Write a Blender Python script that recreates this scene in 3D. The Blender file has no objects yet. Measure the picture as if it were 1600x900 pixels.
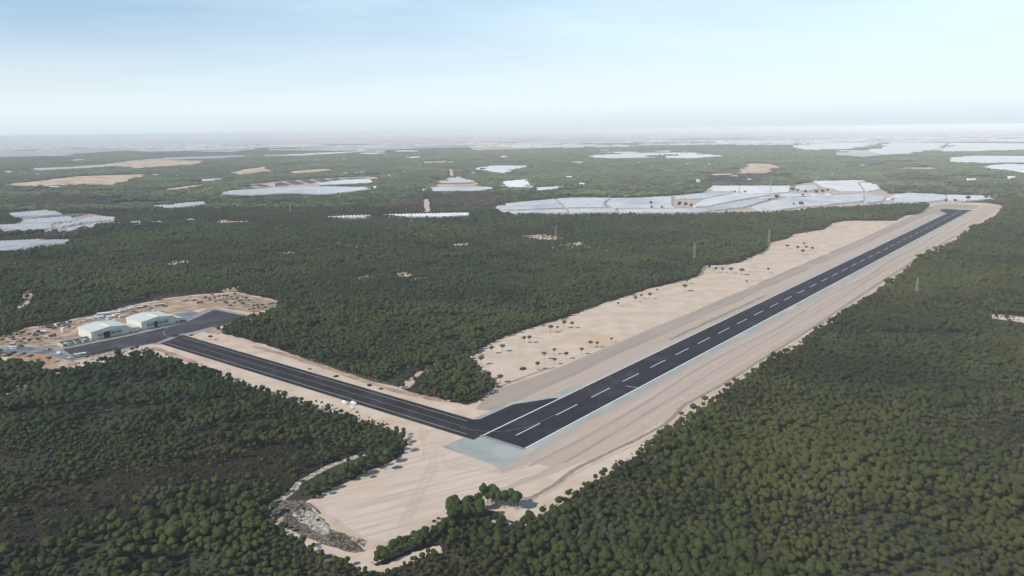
import bpy, math, random
import numpy as np
from mathutils import Matrix, Vector
from mathutils.geometry import tessellate_polygon
R = math.radians
random.seed(7); rng = np.random.default_rng(7)
scene = bpy.context.scene
col = scene.collection

# ------------------------------------------------------------------ camera
H = 232.0; F = 1180.0; ROLL = math.atan(0.0125)
PITCH = math.atan((450-203)*math.cos(ROLL)/F)
CP, SP, CR, SR = math.cos(PITCH), math.sin(PITCH), math.cos(ROLL), math.sin(ROLL)
cd = bpy.data.cameras.new('camera'); cam = bpy.data.objects.new('camera', cd); col.objects.link(cam)
cd.sensor_width = 36; cd.lens = 36*F/1600; cd.clip_start = 1; cd.clip_end = 300000
right = Vector((CR, -SR*SP, -SR*CP)); fwd = Vector((0, CP, -SP)); up = Vector((SR, CR*SP, CR*CP))
M = Matrix.Identity(4)
for i in range(3):
    M[i][0] = right[i]; M[i][1] = up[i]; M[i][2] = -fwd[i]
M[2][3] = H
cam.matrix_world = M
scene.camera = cam

# ------------------------------------------------------------------ sky, sun, exposure
SUN_AZ, SUN_EL = 243.0, 40.0           # degrees clockwise from +Y
w = bpy.data.worlds.new('World'); scene.world = w; w.use_nodes = True
nt = w.node_tree; nt.nodes.clear()
out = nt.nodes.new('ShaderNodeOutputWorld'); bg = nt.nodes.new('ShaderNodeBackground')
sky = nt.nodes.new('ShaderNodeTexSky'); sky.sky_type = 'NISHITA'; sky.sun_disc = False
sky.sun_elevation = R(SUN_EL); sky.sun_rotation = R(SUN_AZ)
sky.altitude = 200; sky.air_density = 0.9; sky.dust_density = 0.15; sky.ozone_density = 4.0
tc = nt.nodes.new('ShaderNodeTexCoord'); mp = nt.nodes.new('ShaderNodeMapping'); mp.inputs['Scale'].default_value = (0.9, 0.9, 7.0)
mp.inputs['Rotation'].default_value = (0.05, 0.08, 0.3)
nz = nt.nodes.new('ShaderNodeTexNoise'); nz.inputs['Scale'].default_value = 1.6; nz.inputs['Detail'].default_value = 4; nz.inputs['Roughness'].default_value = 0.62
nz.inputs['Distortion'].default_value = 0.6
cr = nt.nodes.new('ShaderNodeValToRGB'); cr.color_ramp.elements[0].position = 0.38; cr.color_ramp.elements[1].position = 0.80
cr.color_ramp.elements[0].color = (0.50, 0.50, 0.50, 1); cr.color_ramp.elements[1].color = (0.80, 0.80, 0.80, 1)
# thin cirrus veil, denser toward the right and the horizon of the real sky
sx = nt.nodes.new('ShaderNodeSeparateXYZ'); nt.links.new(tc.outputs['Generated'], sx.inputs[0])
def wmath(op, a, b=None, c=None, clamp=False):
    n_ = nt.nodes.new('ShaderNodeMath'); n_.operation = op; n_.use_clamp = clamp
    for i_, v_ in enumerate((a, b, c)):
        if v_ is None: continue
        if isinstance(v_, (int, float)): n_.inputs[i_].default_value = v_
        else: nt.links.new(v_, n_.inputs[i_])
    return n_.outputs[0]
def wmix(f_, a, c):
    n_ = nt.nodes.new('ShaderNodeMix'); n_.data_type = 'RGBA'; nt.links.new(f_, n_.inputs[0]); nt.links.new(a, n_.inputs[6]); n_.inputs[7].default_value = (*c, 1); return n_.outputs[2]
nt.links.new(tc.outputs['Generated'], mp.inputs[0]); nt.links.new(mp.outputs[0], nz.inputs['Vector']); nt.links.new(nz.outputs['Fac'], cr.inputs[0])
veil0 = wmath('MULTIPLY_ADD', sx.outputs['X'], 0.62, cr.outputs[0], True)
fade = nt.nodes.new('ShaderNodeMapRange'); fade.interpolation_type = 'SMOOTHSTEP'
for k_, v_ in (('From Min', 0.19), ('From Max', 0.42), ('To Min', 1.0), ('To Max', 0.12)): fade.inputs[k_].default_value = v_
nt.links.new(sx.outputs['Z'], fade.inputs['Value'])
veil = wmath('MULTIPLY', veil0, fade.outputs[0])
c1 = wmix(veil, sky.outputs[0], (6.85, 8.6, 9.4))
lowv = nt.nodes.new('ShaderNodeMapRange'); lowv.interpolation_type = 'SMOOTHSTEP'
for k_, v_ in (('From Min', -0.02), ('From Max', 0.15), ('To Min', 0.96), ('To Max', 0.0)): lowv.inputs[k_].default_value = v_
nt.links.new(sx.outputs['Z'], lowv.inputs['Value'])
c2 = wmix(lowv.outputs[0], c1, (7.5, 8.1, 8.4))
hb = nt.nodes.new('ShaderNodeMapRange'); hb.interpolation_type = 'SMOOTHSTEP'
for k_, v_ in (('From Min', 0.0), ('From Max', 0.034), ('To Min', 0.95), ('To Max', 0.0)): hb.inputs[k_].default_value = v_
nt.links.new(sx.outputs['Z'], hb.inputs['Value'])
c3 = wmix(hb.outputs[0], c2, (6.0, 6.9, 7.4))
nt.links.new(c3, bg.inputs[0]); bg.inputs[1].default_value = 0.12
nt.links.new(bg.outputs[0], out.inputs[0])
sd = bpy.data.lights.new('sun', 'SUN'); sd.energy = 4.7; sd.angle = R(0.6); sd.color = (1.0, 0.945, 0.87)
so = bpy.data.objects.new('sun', sd); col.objects.link(so); so.location = (0, 0, 500)
sv = Vector((math.sin(R(SUN_AZ))*math.cos(R(SUN_EL)), math.cos(R(SUN_AZ))*math.cos(R(SUN_EL)), math.sin(R(SUN_EL))))
so.rotation_euler = sv.to_track_quat('Z', 'Y').to_euler()
vs = scene.view_settings; vs.view_transform = 'Standard'; vs.look = 'None'; vs.exposure = 0.0; vs.gamma = 1
scene.render.engine = 'CYCLES'
scene.cycles.use_denoising = True; scene.cycles.denoising_prefilter = 'FAST'; scene.cycles.use_adaptive_sampling = False; scene.cycles.volume_bounces = 4; scene.cycles.max_bounces = 6; scene.cycles.diffuse_bounces = 3

# ------------------------------------------------------------------ pixel <-> ground
def at(x, y, z=0.0):
    u = (x-800)/F; v = (450-y)/F
    u2 = u*CR+v*SR; v2 = -u*SR+v*CR
    d = (u2, CP+v2*SP, -SP+v2*CP); k = (z-H)/d[2]
    return (d[0]*k, d[1]*k)
def proj(P, z):
    """world xy arrays, z -> photo pixel arrays"""
    X = P[:, 0]; Y = P[:, 1]; Z = z-H
    f_ = Y*CP-Z*SP; v2 = (Y*SP+Z*CP)/f_; u2 = X/f_
    u = u2*CR-v2*SR; v = u2*SR+v2*CR
    return np.stack([800+F*u, 450-F*v], 1)
def height_to(bx, by, ty):
    x, y = at(bx, by)
    lo, hi = 0, 200
    for _ in range(40):
        m = (lo+hi)/2
        if proj(np.array([[x, y]]), m)[0, 1] > ty: lo = m
        else: hi = m
    return lo
def inside(P, poly):
    x, y = P[:, 0], P[:, 1]; r = np.zeros(len(P), bool); n = len(poly); poly = np.asarray(poly, float)
    if n < 3: return r
    bb = (x > poly[:, 0].min()) & (x < poly[:, 0].max()) & (y > poly[:, 1].min()) & (y < poly[:, 1].max())
    idx = np.nonzero(bb)[0]
    if len(idx) == 0: return r
    xx, yy = x[idx], y[idx]; c = np.zeros(len(idx), bool)
    for i in range(n):
        x1, y1 = poly[i]; x2, y2 = poly[i-1]
        if y1 == y2: continue
        m = (y1 > yy) != (y2 > yy)
        c ^= m & (xx < (x2-x1)*(yy-y1)/(y2-y1)+x1)
    r[idx] = c
    return r
RO = Vector((-9.1, 536.4)); RA = R(39.1)
RU = Vector((math.sin(RA), math.cos(RA))); RN = Vector((math.cos(RA), -math.sin(RA)))
def rf(s, t):
    p = RO+RU*s+RN*t; return (p.x, p.y)
def vnoise(P, scale, seed):
    """smooth value noise in 0..1"""
    r = np.random.default_rng(seed); T = r.random((256, 256))
    q = P/scale+1000; i = np.floor(q).astype(int); f = q-i; f = f*f*(3-2*f)
    a = T[i[:, 0] % 256, i[:, 1] % 256]; b = T[(i[:, 0]+1) % 256, i[:, 1] % 256]
    c = T[i[:, 0] % 256, (i[:, 1]+1) % 256]; d = T[(i[:, 0]+1) % 256, (i[:, 1]+1) % 256]
    return (a*(1-f[:, 0])+b*f[:, 0])*(1-f[:, 1])+(c*(1-f[:, 0])+d*f[:, 0])*f[:, 1]

# ------------------------------------------------------------------ materials
def ramp_mat(name, stops, scale=1.0, rough=0.9, detail=8, coord='Object', stretch=(1, 1, 1), rotz=0.0, big=None, var=None, spec=0.2, bump=0, fine=None):
    """noise -> colour ramp; optional second large-scale noise toward colour `big` = (colour, scale, lo, hi); fine=(scale, amount)"""
    m = bpy.data.materials.new(name); m.use_nodes = True; n = m.node_tree; L = n.links
    b = n.nodes['Principled BSDF']; b.inputs['Roughness'].default_value = rough; b.inputs['Specular IOR Level'].default_value = spec
    t = n.nodes.new('ShaderNodeTexCoord'); mpn = n.nodes.new('ShaderNodeMapping'); mpn.vector_type = 'TEXTURE'
    mpn.inputs['Rotation'].default_value = (0, 0, rotz); mpn.inputs['Scale'].default_value = stretch
    if coord == 'World':
        g = n.nodes.new('ShaderNodeNewGeometry'); src = g.outputs['Position']
    else: src = t.outputs[coord]
    L.new(src, mpn.inputs[0])
    z = n.nodes.new('ShaderNodeTexNoise'); z.inputs['Scale'].default_value = scale; z.inputs['Detail'].default_value = detail; z.inputs['Roughness'].default_value = 0.6
    L.new(mpn.outputs[0], z.inputs['Vector'])
    r = n.nodes.new('ShaderNodeValToRGB'); e = r.color_ramp.elements
    while len(e) < len(stops): e.new(0.5)
    for i, (p, c) in enumerate(stops): e[i].position = p; e[i].color = (*c, 1)
    L.new(z.outputs['Fac'], r.inputs[0]); cur = r.outputs[0]
    def mixin(fac, colr, mode='MIX'):
        nonlocal cur
        x = n.nodes.new('ShaderNodeMix'); x.data_type = 'RGBA'; x.blend_type = mode
        L.new(fac, x.inputs[0]); L.new(cur, x.inputs[6])
        if isinstance(colr, tuple): x.inputs[7].default_value = (*colr, 1)
        else: L.new(colr, x.inputs[7])
        cur = x.outputs[2]
    for bgs in (big or []):
        z2 = n.nodes.new('ShaderNodeTexNoise'); z2.inputs['Scale'].default_value = bgs[1]; z2.inputs['Detail'].default_value = 6; z2.inputs['Roughness'].default_value = 0.55
        L.new(src, z2.inputs['Vector'])
        mr = n.nodes.new('ShaderNodeMapRange'); mr.inputs['From Min'].default_value = bgs[2]; mr.inputs['From Max'].default_value = bgs[3]
        L.new(z2.outputs['Fac'], mr.inputs['Value']); mixin(mr.outputs[0], bgs[0])
    if var:   # per-object brightness variation
        oi = n.nodes.new('ShaderNodeObjectInfo'); mr = n.nodes.new('ShaderNodeMapRange'); mr.inputs['To Min'].default_value = var[0]; mr.inputs['To Max'].default_value = var[1]
        L.new(oi.outputs['Random'], mr.inputs['Value'])
        vm = n.nodes.new('ShaderNodeVectorMath'); vm.operation = 'SCALE'; L.new(cur, vm.inputs[0]); L.new(mr.outputs[0], vm.inputs['Scale']); cur = vm.outputs[0]
    L.new(cur, b.inputs['Base Color'])
    if bump:
        bp = n.nodes.new('ShaderNodeBump'); bp.inputs['Strength'].default_value = bump; bp.inputs['Distance'].default_value = 0.5
        z3 = n.nodes.new('ShaderNodeTexNoise'); z3.inputs['Scale'].default_value = 0.6; z3.inputs['Detail'].default_value = 5; L.new(src, z3.inputs['Vector'])
        L.new(z3.outputs['Fac'], bp.inputs['Height']); L.new(bp.outputs[0], b.inputs['Normal'])
    return m
def flat_mat(name, c, rough=0.6, var=0.12, metal=0, spec=0.3):
    a = tuple(x*(1-var) for x in c); b = tuple(min(1, x*(1+var)) for x in c)
    m = ramp_mat(name, [(0.35, a), (0.65, b)], scale=1.3, rough=rough, spec=spec); m.node_tree.nodes['Principled BSDF'].inputs['Metallic'].default_value = metal
    return m
MAT = {}
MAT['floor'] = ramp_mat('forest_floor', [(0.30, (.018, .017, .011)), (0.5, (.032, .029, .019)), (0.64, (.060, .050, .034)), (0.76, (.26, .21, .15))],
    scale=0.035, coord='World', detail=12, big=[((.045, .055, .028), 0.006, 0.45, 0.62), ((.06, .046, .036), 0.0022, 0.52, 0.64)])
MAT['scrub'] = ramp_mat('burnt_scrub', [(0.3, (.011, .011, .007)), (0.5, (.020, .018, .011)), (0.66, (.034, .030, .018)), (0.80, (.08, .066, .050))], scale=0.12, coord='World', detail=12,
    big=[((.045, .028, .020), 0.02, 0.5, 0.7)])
MAT['sand'] = ramp_mat('pale_sand', [(0.30, (.44, .345, .262)), (0.5, (.53, .425, .33)), (0.68, (.58, .485, .385))], scale=0.04, coord='World', detail=10,
    big=[((.50, .34, .21), 0.007, 0.55, 0.72)], bump=.2)
MAT['orange'] = ramp_mat('orange_sand', [(0.34, (.25, .175, .12)), (0.5, (.37, .26, .175)), (0.66, (.48, .38, .28))], scale=0.05, coord='World', detail=10)
MAT['pit'] = ramp_mat('quarry_sand', [(0.36, (.22, .15, .10)), (0.47, (.46, .32, .22)), (0.58, (.62, .49, .36))], scale=0.02, stretch=(2.5, 1, 1), coord='World', detail=8)
MAT['field'] = ramp_mat('graded_field', [(0.35, (.45, .365, .29)), (0.5, (.525, .43, .35)), (0.65, (.58, .48, .395))], scale=0.25, coord='World', stretch=(1, 14, 1), rotz=R(-62), detail=5,
    big=[((.50, .38, .27), 0.012, 0.52, 0.75)], bump=.15)
MAT['strip'] = ramp_mat('graded_strip', [(0.34, (.38, .31, .245)), (0.5, (.425, .35, .285)), (0.66, (.465, .385, .31))], scale=0.10, coord='World', stretch=(1, 60, 1), rotz=-RA, detail=7,
    big=[((.42, .34, .27), 0.010, 0.45, 0.7)], bump=.1)
MAT['dstrip'] = ramp_mat('gravel_strip', [(0.36, (.275, .225, .18)), (0.5, (.33, .275, .225)), (0.66, (.385, .32, .265))], scale=0.10, coord='World', stretch=(1, 50, 1), rotz=-RA, detail=7,
    big=[((.37, .31, .25), 0.010, 0.5, 0.7)])
MAT['yard'] = ramp_mat('yard_soil', [(0.36, (.17, .125, .085)), (0.5, (.31, .24, .17)), (0.62, (.44, .36, .27))], scale=0.07, coord='World', detail=10, big=[((.36, .22, .13), 0.025, .5, .62)])
MAT['rim'] = ramp_mat('warm_sand', [(0.35, (.44, .335, .245)), (0.65, (.53, .42, .32))], scale=0.08, coord='World', detail=9)
MAT['track'] = ramp_mat('tyre_track', [(0.35, (.22, .175, .135)), (0.65, (.32, .26, .205))], scale=0.2, coord='World')
MAT['track_l'] = ramp_mat('faint_track', [(0.35, (.40, .325, .255)), (0.65, (.50, .41, .33))], scale=0.2, coord='World')
MAT['shoulder'] = ramp_mat('paved_shoulder', [(0.35, (.275, .305, .282)), (0.65, (.325, .355, .325))], scale=0.06, coord='World', detail=9, big=[((.42, .42, .38), 0.015, 0.5, 0.72)])
MAT['asphalt'] = ramp_mat('asphalt', [(0.35, (.013, .011, .017)), (0.65, (.022, .019, .027))], scale=0.12, coord='World', stretch=(1, 40, 1), rotz=-RA, rough=.85, detail=8,
    big=[((.045, .042, .05), 0.03, 0.52, 0.72)])
MAT['taxi'] = ramp_mat('taxiway_asphalt', [(0.35, (.012, .011, .016)), (0.65, (.022, .020, .027))], scale=0.12, coord='World', stretch=(1, 40, 1), rotz=R(51.5), rough=.85, detail=8,
    big=[((.04, .04, .045), 0.03, 0.5, 0.7)])
MAT['apron'] = ramp_mat('apron_asphalt', [(0.35, (.034, .033, .040)), (0.65, (.055, .053, .060))], scale=0.04, coord='World', rough=.85, detail=9, big=[((.085, .085, .09), 0.03, 0.5, 0.7)])
MAT['apron2'] = ramp_mat('bluish_asphalt', [(0.35, (.08, .09, .105)), (0.65, (.24, .26, .28))], scale=0.05, coord='World', rough=.8)
MAT['concrete'] = ramp_mat('concrete_paving', [(0.35, (.23, .22, .20)), (0.65, (.31, .30, .27))], scale=0.08, coord='World')
MAT['paint'] = ramp_mat('road_paint', [(0.3, (.62, .63, .62)), (0.7, (.80, .80, .79))], scale=0.8, coord='World')
MAT['oldpaint'] = ramp_mat('worn_paint', [(0.3, (.14, .14, .135)), (0.7, (.30, .30, .28))], scale=0.8, coord='World')
MAT['taxipaint'] = ramp_mat('taxiway_paint', [(0.3, (.30, .29, .25)), (0.7, (.46, .44, .38))], scale=0.8, coord='World')
MAT['ypaint'] = ramp_mat('yellowish_paint', [(0.3, (.20, .18, .12)), (0.7, (.34, .31, .22))], scale=0.8, coord='World')
MAT['white_rub'] = ramp_mat('chalky_rubble', [(0.40, (.15, .13, .10)), (0.5, (.36, .32, .265)), (0.64, (.55, .515, .45))], scale=0.35, coord='World', detail=10)
MAT['black_panel'] = ramp_mat('black_sheeting', [(0.4, (.022, .030, .05)), (0.6, (.035, .045, .07))], scale=0.02, coord='World', rough=.5)
MAT['plastic'] = ramp_mat('greenhouse_plastic', [(0.35, (.38, .40, .41)), (0.65, (.52, .54, .54))], scale=0.03, coord='World', detail=5, rough=.45, var=(.85, 1.08), spec=.4,
    big=[((.31, .35, .375), 0.006, 0.48, 0.68), ((.50, .50, .47), 0.013, 0.58, 0.66)])
MAT['plastic_white'] = ramp_mat('white_plastic', [(0.35, (.56, .575, .565)), (0.65, (.70, .71, .69))], scale=0.03, coord='World', detail=5, rough=.5, var=(.85, 1.1), spec=.4, big=[((.44, .47, .47), 0.009, 0.55, 0.70)])
MAT['net'] = ramp_mat('shade_net', [(0.35, (.17, .18, .19)), (0.65, (.25, .26, .26))], scale=0.03, coord='World', rough=.8)
MAT['bark'] = ramp_mat('pine_bark', [(0.35, (.10, .072, .052)), (0.65, (.19, .15, .12))], scale=3.0, rough=.95)
def foliage(name, dark, mid, light, tint, tint2):
    m = ramp_mat(name, [(0.30, dark), (0.50, mid), (0.72, light)], scale=2.6, rough=.75, detail=4, var=(.62, 1.32), spec=.15)
    n = m.node_tree; L = n.links; b = n.nodes['Principled BSDF']
    src = b.inputs['Base Color'].links[0].from_socket
    g = n.nodes.new('ShaderNodeNewGeometry')
    dk = tuple(v*.55 for v in dark); lt = tuple(v*1.25 for v in light); br_ = (light[0]*1.05, light[1]*.72, light[2]*1.1)
    for (c, sc, lo, hi, k) in ((tint, 0.007, 0.47, 0.60, .85), (tint2, 0.0035, 0.50, 0.60, .85), (tint, 0.09, 0.55, .72, .5), (lt, 0.022, 0.55, 0.70, .55), (dk, 0.030, 0.54, 0.68, .55), (dk, 0.0045, 0.53, 0.63, .45), (br_, 0.0125, 0.58, 0.68, .6), (lt, 0.0021, 0.50, 0.60, .42)):
        z = n.nodes.new('ShaderNodeTexNoise'); z.inputs['Scale'].default_value = sc; z.inputs['Detail'].default_value = 4
        L.new(g.outputs['Position'], z.inputs['Vector'])
        mr = n.nodes.new('ShaderNodeMapRange'); mr.inputs['From Min'].default_value = lo; mr.inputs['From Max'].default_value = hi; mr.inputs['To Max'].default_value = k
        L.new(z.outputs['Fac'], mr.inputs['Value'])
        x = n.nodes.new('ShaderNodeMix'); x.data_type = 'RGBA'; L.new(mr.outputs[0], x.inputs[0]); L.new(src, x.inputs[6]); x.inputs[7].default_value = (*c, 1); src = x.outputs[2]
    L.new(src, b.inputs['Base Color'])
    return m
MAT['pine'] = foliage('pine_needles', (.018, .028, .009), (.033, .049, .014), (.056, .076, .021), (.060, .066, .018), (.018, .041, .016))
MAT['pine_olive'] = foliage('olive_pine_needles', (.019, .024, .006), (.034, .042, .010), (.056, .067, .016), (.056, .058, .015), (.021, .036, .011))
MAT['hazed_stand'] = foliage('hazed_light_pine_stand', (.062, .082, .038), (.092, .118, .054), (.130, .156, .072), (.132, .142, .066), (.060, .098, .052))  # far pines: lighter green stand, with distance haze put into the colour too
MAT['brownwood'] = foliage('bare_brown_wood', (.040, .034, .026), (.066, .054, .040), (.095, .078, .056), (.080, .064, .046), (.046, .050, .032))
MAT['shrub'] = foliage('scrub_leaves', (.014, .017, .007), (.026, .030, .012), (.046, .050, .020), (.036, .034, .017), (.024, .036, .013))
MAT['lone'] = foliage('lone_pine_needles', (.045, .045, .025), (.070, .068, .036), (.10, .092, .052), (.09, .075, .045), (.06, .066, .036))
MAT['wall'] = ramp_mat('pale_cladding', [(0.4, (.60, .60, .51)), (0.6, (.66, .66, .57))], scale=0.4, stretch=(1, 1, 12), rough=.5)
MAT['roof'] = ramp_mat('pale_roof_sheet', [(0.4, (.51, .54, .49)), (0.6, (.58, .61, .55))], scale=0.3, rough=.4, stretch=(1, 8, 1))
MAT['cap'] = flat_mat('ridge_cap_white', (.80, .79, .70), .4)
MAT['dark'] = flat_mat('interior_shade_black', (.012, .012, .014))  # near-black colour for shade inside buildings, also plain black for the box lid
MAT['door'] = flat_mat('door_sheet', (.46, .50, .45), .5)
MAT['glass'] = flat_mat('dark_glass', (.05, .06, .065), .15, spec=.6)
MAT['trim'] = flat_mat('grey_trim', (.26, .28, .27))
MAT['block'] = ramp_mat('rough_concrete', [(0.4, (.40, .36, .30)), (0.6, (.52, .47, .40))], scale=0.6)
MAT['slabg'] = flat_mat('green_grey_slab', (.22, .30, .28))
MAT['white'] = flat_mat('white_paint_metal', (.78, .79, .78), .3)
MAT['bluew'] = flat_mat('blue_white_sheet', (.48, .60, .68), .4)
MAT['tyre'] = flat_mat('tyre_rubber', (.02, .02, .02), .9)
MAT['red'] = flat_mat('red_paint', (.35, .06, .05), .4)
MAT['orangep'] = flat_mat('orange_paint', (.60, .25, .08), .4)
MAT['purple'] = flat_mat('violet_grey_paint', (.19, .16, .26), .4)
MAT['olive'] = flat_mat('olive_paint', (.07, .085, .045), .5)
MAT['darkcar'] = flat_mat('dark_car_paint', (.04, .045, .06), .3)
MAT['steel'] = flat_mat('galvanised_steel', (.36, .38, .36), .5)
MAT['ceramic'] = flat_mat('insulator_glass', (.25, .28, .27), .2)
MAT['black'] = flat_mat('black_box_paint', (.015, .015, .017), .5)
MAT['timber'] = flat_mat('stacked_timber', (.30, .22, .14), .8)
MAT['rub'] = ramp_mat('dry_brush', [(0.38, (.05, .045, .034)), (0.5, (.12, .10, .078)), (0.66, (.30, .26, .21))], scale=0.5, coord='World', detail=8)

# ------------------------------------------------------------------ object helpers
def tag(o, label=None, cat=None, group=None, kind=None):
    if label: o['label'] = label
    if cat: o['category'] = cat
    if group: o['group'] = group
    if kind: o['kind'] = kind
    return o
def mesh_obj(name, V, Fc, mats, parent=None, fmat=None, link=True):
    me = bpy.data.meshes.new(name); me.from_pydata([tuple(map(float, v)) for v in V], [], [tuple(map(int, f)) for f in Fc])
    for m in (mats if isinstance(mats, (list, tuple)) else [mats]): me.materials.append(m)
    if fmat is not None: me.polygons.foreach_set('material_index', np.asarray(fmat, dtype=np.int32))
    me.update()
    o = bpy.data.objects.new(name, me)
    if link: col.objects.link(o)
    if parent: o.parent = parent
    return o
def empty(name, loc, rz=0.0):
    o = bpy.data.objects.new(name, None); o.empty_display_size = 1; col.objects.link(o); o.location = loc; o.rotation_euler = (0, 0, rz); return o
class MB:
    def __init__(s): s.V = []; s.F = []
    def add(s, V, Fc):
        k = len(s.V); s.V += [tuple(v) for v in V]; s.F += [tuple(i+k for i in f) for f in Fc]; return s
    def box(s, x0, x1, y0, y1, z0, z1):
        V = [(x, y, z) for z in (z0, z1) for (x, y) in ((x0, y0), (x1, y0), (x1, y1), (x0, y1))]
        return s.add(V, [(3, 2, 1, 0), (4, 5, 6, 7), (0, 1, 5, 4), (1, 2, 6, 5), (2, 3, 7, 6), (3, 0, 4, 7)])
    def bar(s, a, b, r, n=4, r2=None):
        a = Vector(a); b = Vector(b); d = (b-a).normalized(); r2 = r if r2 is None else r2
        p = d.orthogonal().normalized(); q = d.cross(p)
        V = [a+(p*math.cos(t)+q*math.sin(t))*r for t in [2*math.pi*i/n for i in range(n)]]+[b+(p*math.cos(t)+q*math.sin(t))*r2 for t in [2*math.pi*i/n for i in range(n)]]
        return s.add(V, [(i, (i+1) % n, n+(i+1) % n, n+i) for i in range(n)]+[tuple(range(n))[::-1], tuple(range(n, 2*n))])
    def prism(s, prof, y0, y1):   # profile in xz, extruded along y
        n = len(prof); V = [(x, y0, z) for x, z in prof]+[(x, y1, z) for x, z in prof]
        return s.add(V, [(i, (i+1) % n, n+(i+1) % n, n+i) for i in range(n)]+[tuple(range(n))[::-1], tuple(range(n, 2*n))])
    def build(s, name, mat, parent=None, link=True): return mesh_obj(name, s.V, s.F, mat, parent, link=link)

def ragged(pts, step, amp, seed=1):
    r = random.Random(seed); o = []
    n = len(pts)
    for i in range(n):
        a = Vector(pts[i]); b = Vector(pts[(i+1) % n]); L = (b-a).length; k = max(1, int(L/step))
        nn = Vector((-(b-a).y, (b-a).x)).normalized() if L > 0 else Vector((0, 0))
        for j in range(k):
            p = a.lerp(b, j/k); p += nn*(r.uniform(-amp, amp) if j else r.uniform(-amp, amp)*.3); o.append((p.x, p.y))
    return o
def sheet(name, pts, z, mat, rag=None, kind='structure', parent=None, seed=1):
    if rag: pts = ragged(pts, rag[0], rag[1], seed)
    V = [(p[0], p[1], z) for p in pts]
    T = tessellate_polygon([[Vector(v) for v in V]])
    Fc = []
    for t in T:
        a, b, c = (Vector(V[i]) for i in t)
        Fc.append(t if (b-a).cross(c-a).z > 0 else (t[0], t[2], t[1]))
    o = mesh_obj(name, V, Fc, mat, parent)
    if kind and not parent: tag(o, kind=kind)
    return o
PX = lambda pts: [at(*p) for p in pts]
def smooth(pts, k=6):
    P = [np.array(p, float) for p in pts]; P = [2*P[0]-P[1]]+P+[2*P[-1]-P[-2]]; o = []
    for i in range(1, len(P)-2):
        for j in range(k):
            t = j/k; a, b, c, d = P[i-1], P[i], P[i+1], P[i+2]
            o.append(tuple(.5*((2*b)+(c-a)*t+(2*a-5*b+4*c-d)*t*t+(3*b-a-3*c+d)*t**3)))
    o.append(tuple(P[-2])); return o
def ribbon(name, pts, width, z, mat, kind='structure', parent=None, wob=0, seed=3, sm=True):
    if sm and len(pts) > 2: pts = smooth(pts)
    r = random.Random(seed); V = []; n = len(pts)
    for i, p in enumerate(pts):
        a = Vector(pts[max(0, i-1)]); b = Vector(pts[min(n-1, i+1)]); d = (b-a).normalized(); q = Vector((-d.y, d.x))
        w1 = width/2*(1+r.uniform(-wob, wob)); w2 = width/2*(1+r.uniform(-wob, wob)); p = Vector(p)
        V += [(*(p+q*w1), z), (*(p-q*w2), z)]
    o = mesh_obj(name, V, [(2*i, 2*i+1, 2*i+3, 2*i+2) for i in range(n-1)], mat, parent)
    if kind and not parent: tag(o, kind=kind)
    return o
def ribbon_poly(pts, width):  # outline of a ribbon, for exclusion tests
    n = len(pts); A = []; B = []
    for i, p in enumerate(pts):
        a = Vector(pts[max(0, i-1)]); b = Vector(pts[min(n-1, i+1)]); d = (b-a).normalized(); q = Vector((-d.y, d.x)); p = Vector(p)
        A.append(tuple(p+q*width/2)); B.append(tuple(p-q*width/2))
    return A+B[::-1]

# ------------------------------------------------------------------ ground sheets
GS = 90000
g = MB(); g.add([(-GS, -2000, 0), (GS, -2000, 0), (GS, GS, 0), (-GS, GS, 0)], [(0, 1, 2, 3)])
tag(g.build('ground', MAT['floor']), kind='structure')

CLEAR = [(1445,318),(1480,316),(1540,317),(1569,321),(1562,333),(1550,340),(1516,357),(1487,377),(1462,390),(1431,407),(1412,424),(1397,437),(1372,456),(1350,464),(1325,481),(1300,496),(1275,513),(1250,534),(1216,550),(1190,566),(1150,590),(1108,622),(1085,640),(1060,655),(1030,672),(1000,697),(960,722),(920,745),(885,768),(850,790),(822,806),(800,812),(770,800),(740,790),(700,800),(668,822),(640,842),(600,856),(575,868),(545,864),(515,852),(480,838),(440,812),(411,800),(440,782),(465,785),(480,784),(540,755),(600,728),(628,711),(632,700),(640,690),(628,672),(606,660),(585,652),(540,640),(480,622),(420,605),(370,590),(330,575),(290,566),(265,556),(235,545),(205,549),(170,555),(120,567),(75,578),(62,568),(30,561),(0,558),(-60,560),(-60,537),(0,528),(22,520),(40,512),(70,508),(120,497),(160,489),(200,478),(260,466),(310,460),(370,456),(435,470),(437,478),(400,490),(375,494),(345,508),(335,512),(345,520),(370,527),(420,541),(470,559),(520,577),(570,592),(610,602),(632,609),(640,612),(680,625),(730,633),(752,624),(772,604),(776,592),(762,578),(735,562),(750,545),(780,530),(820,515),(860,503),(900,490),(940,475),(990,460),(1010,452),(1050,443),(1090,432),(1100,415),(1131,414),(1156,410),(1172,402),(1197,391),(1200,380),(1231,373),(1240,366),(1287,359),(1300,349),(1319,345),(1400,345),(1412,337),(1437,334),(1453,320)]
CLEAR_BASE = [(x, y) for x, y in CLEAR]
sheet('sand_clearing', PX(CLEAR), 0.03, MAT['sand'], rag=(9, 2.2))
sheet('sand_under_wood_edge', [at(a, b, 6.5) for a, b in CLEAR], 0.022, MAT['sand'], rag=(7, 3.0), seed=77)
sheet('yard_soil', PX([(-60,559),(0,557),(30,560),(62,566),(85,562),(100,550),(98,543),(145,531),(200,519),(268,504),(290,494),(300,486),(330,480),(400,489),(434,477),(433,471),(370,458),(310,462),(260,468),(200,480),(160,491),(120,499),(70,510),(40,514),(22,522),(0,530),(-60,540)]), .045, MAT['yard'], rag=(8, 2))
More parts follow.
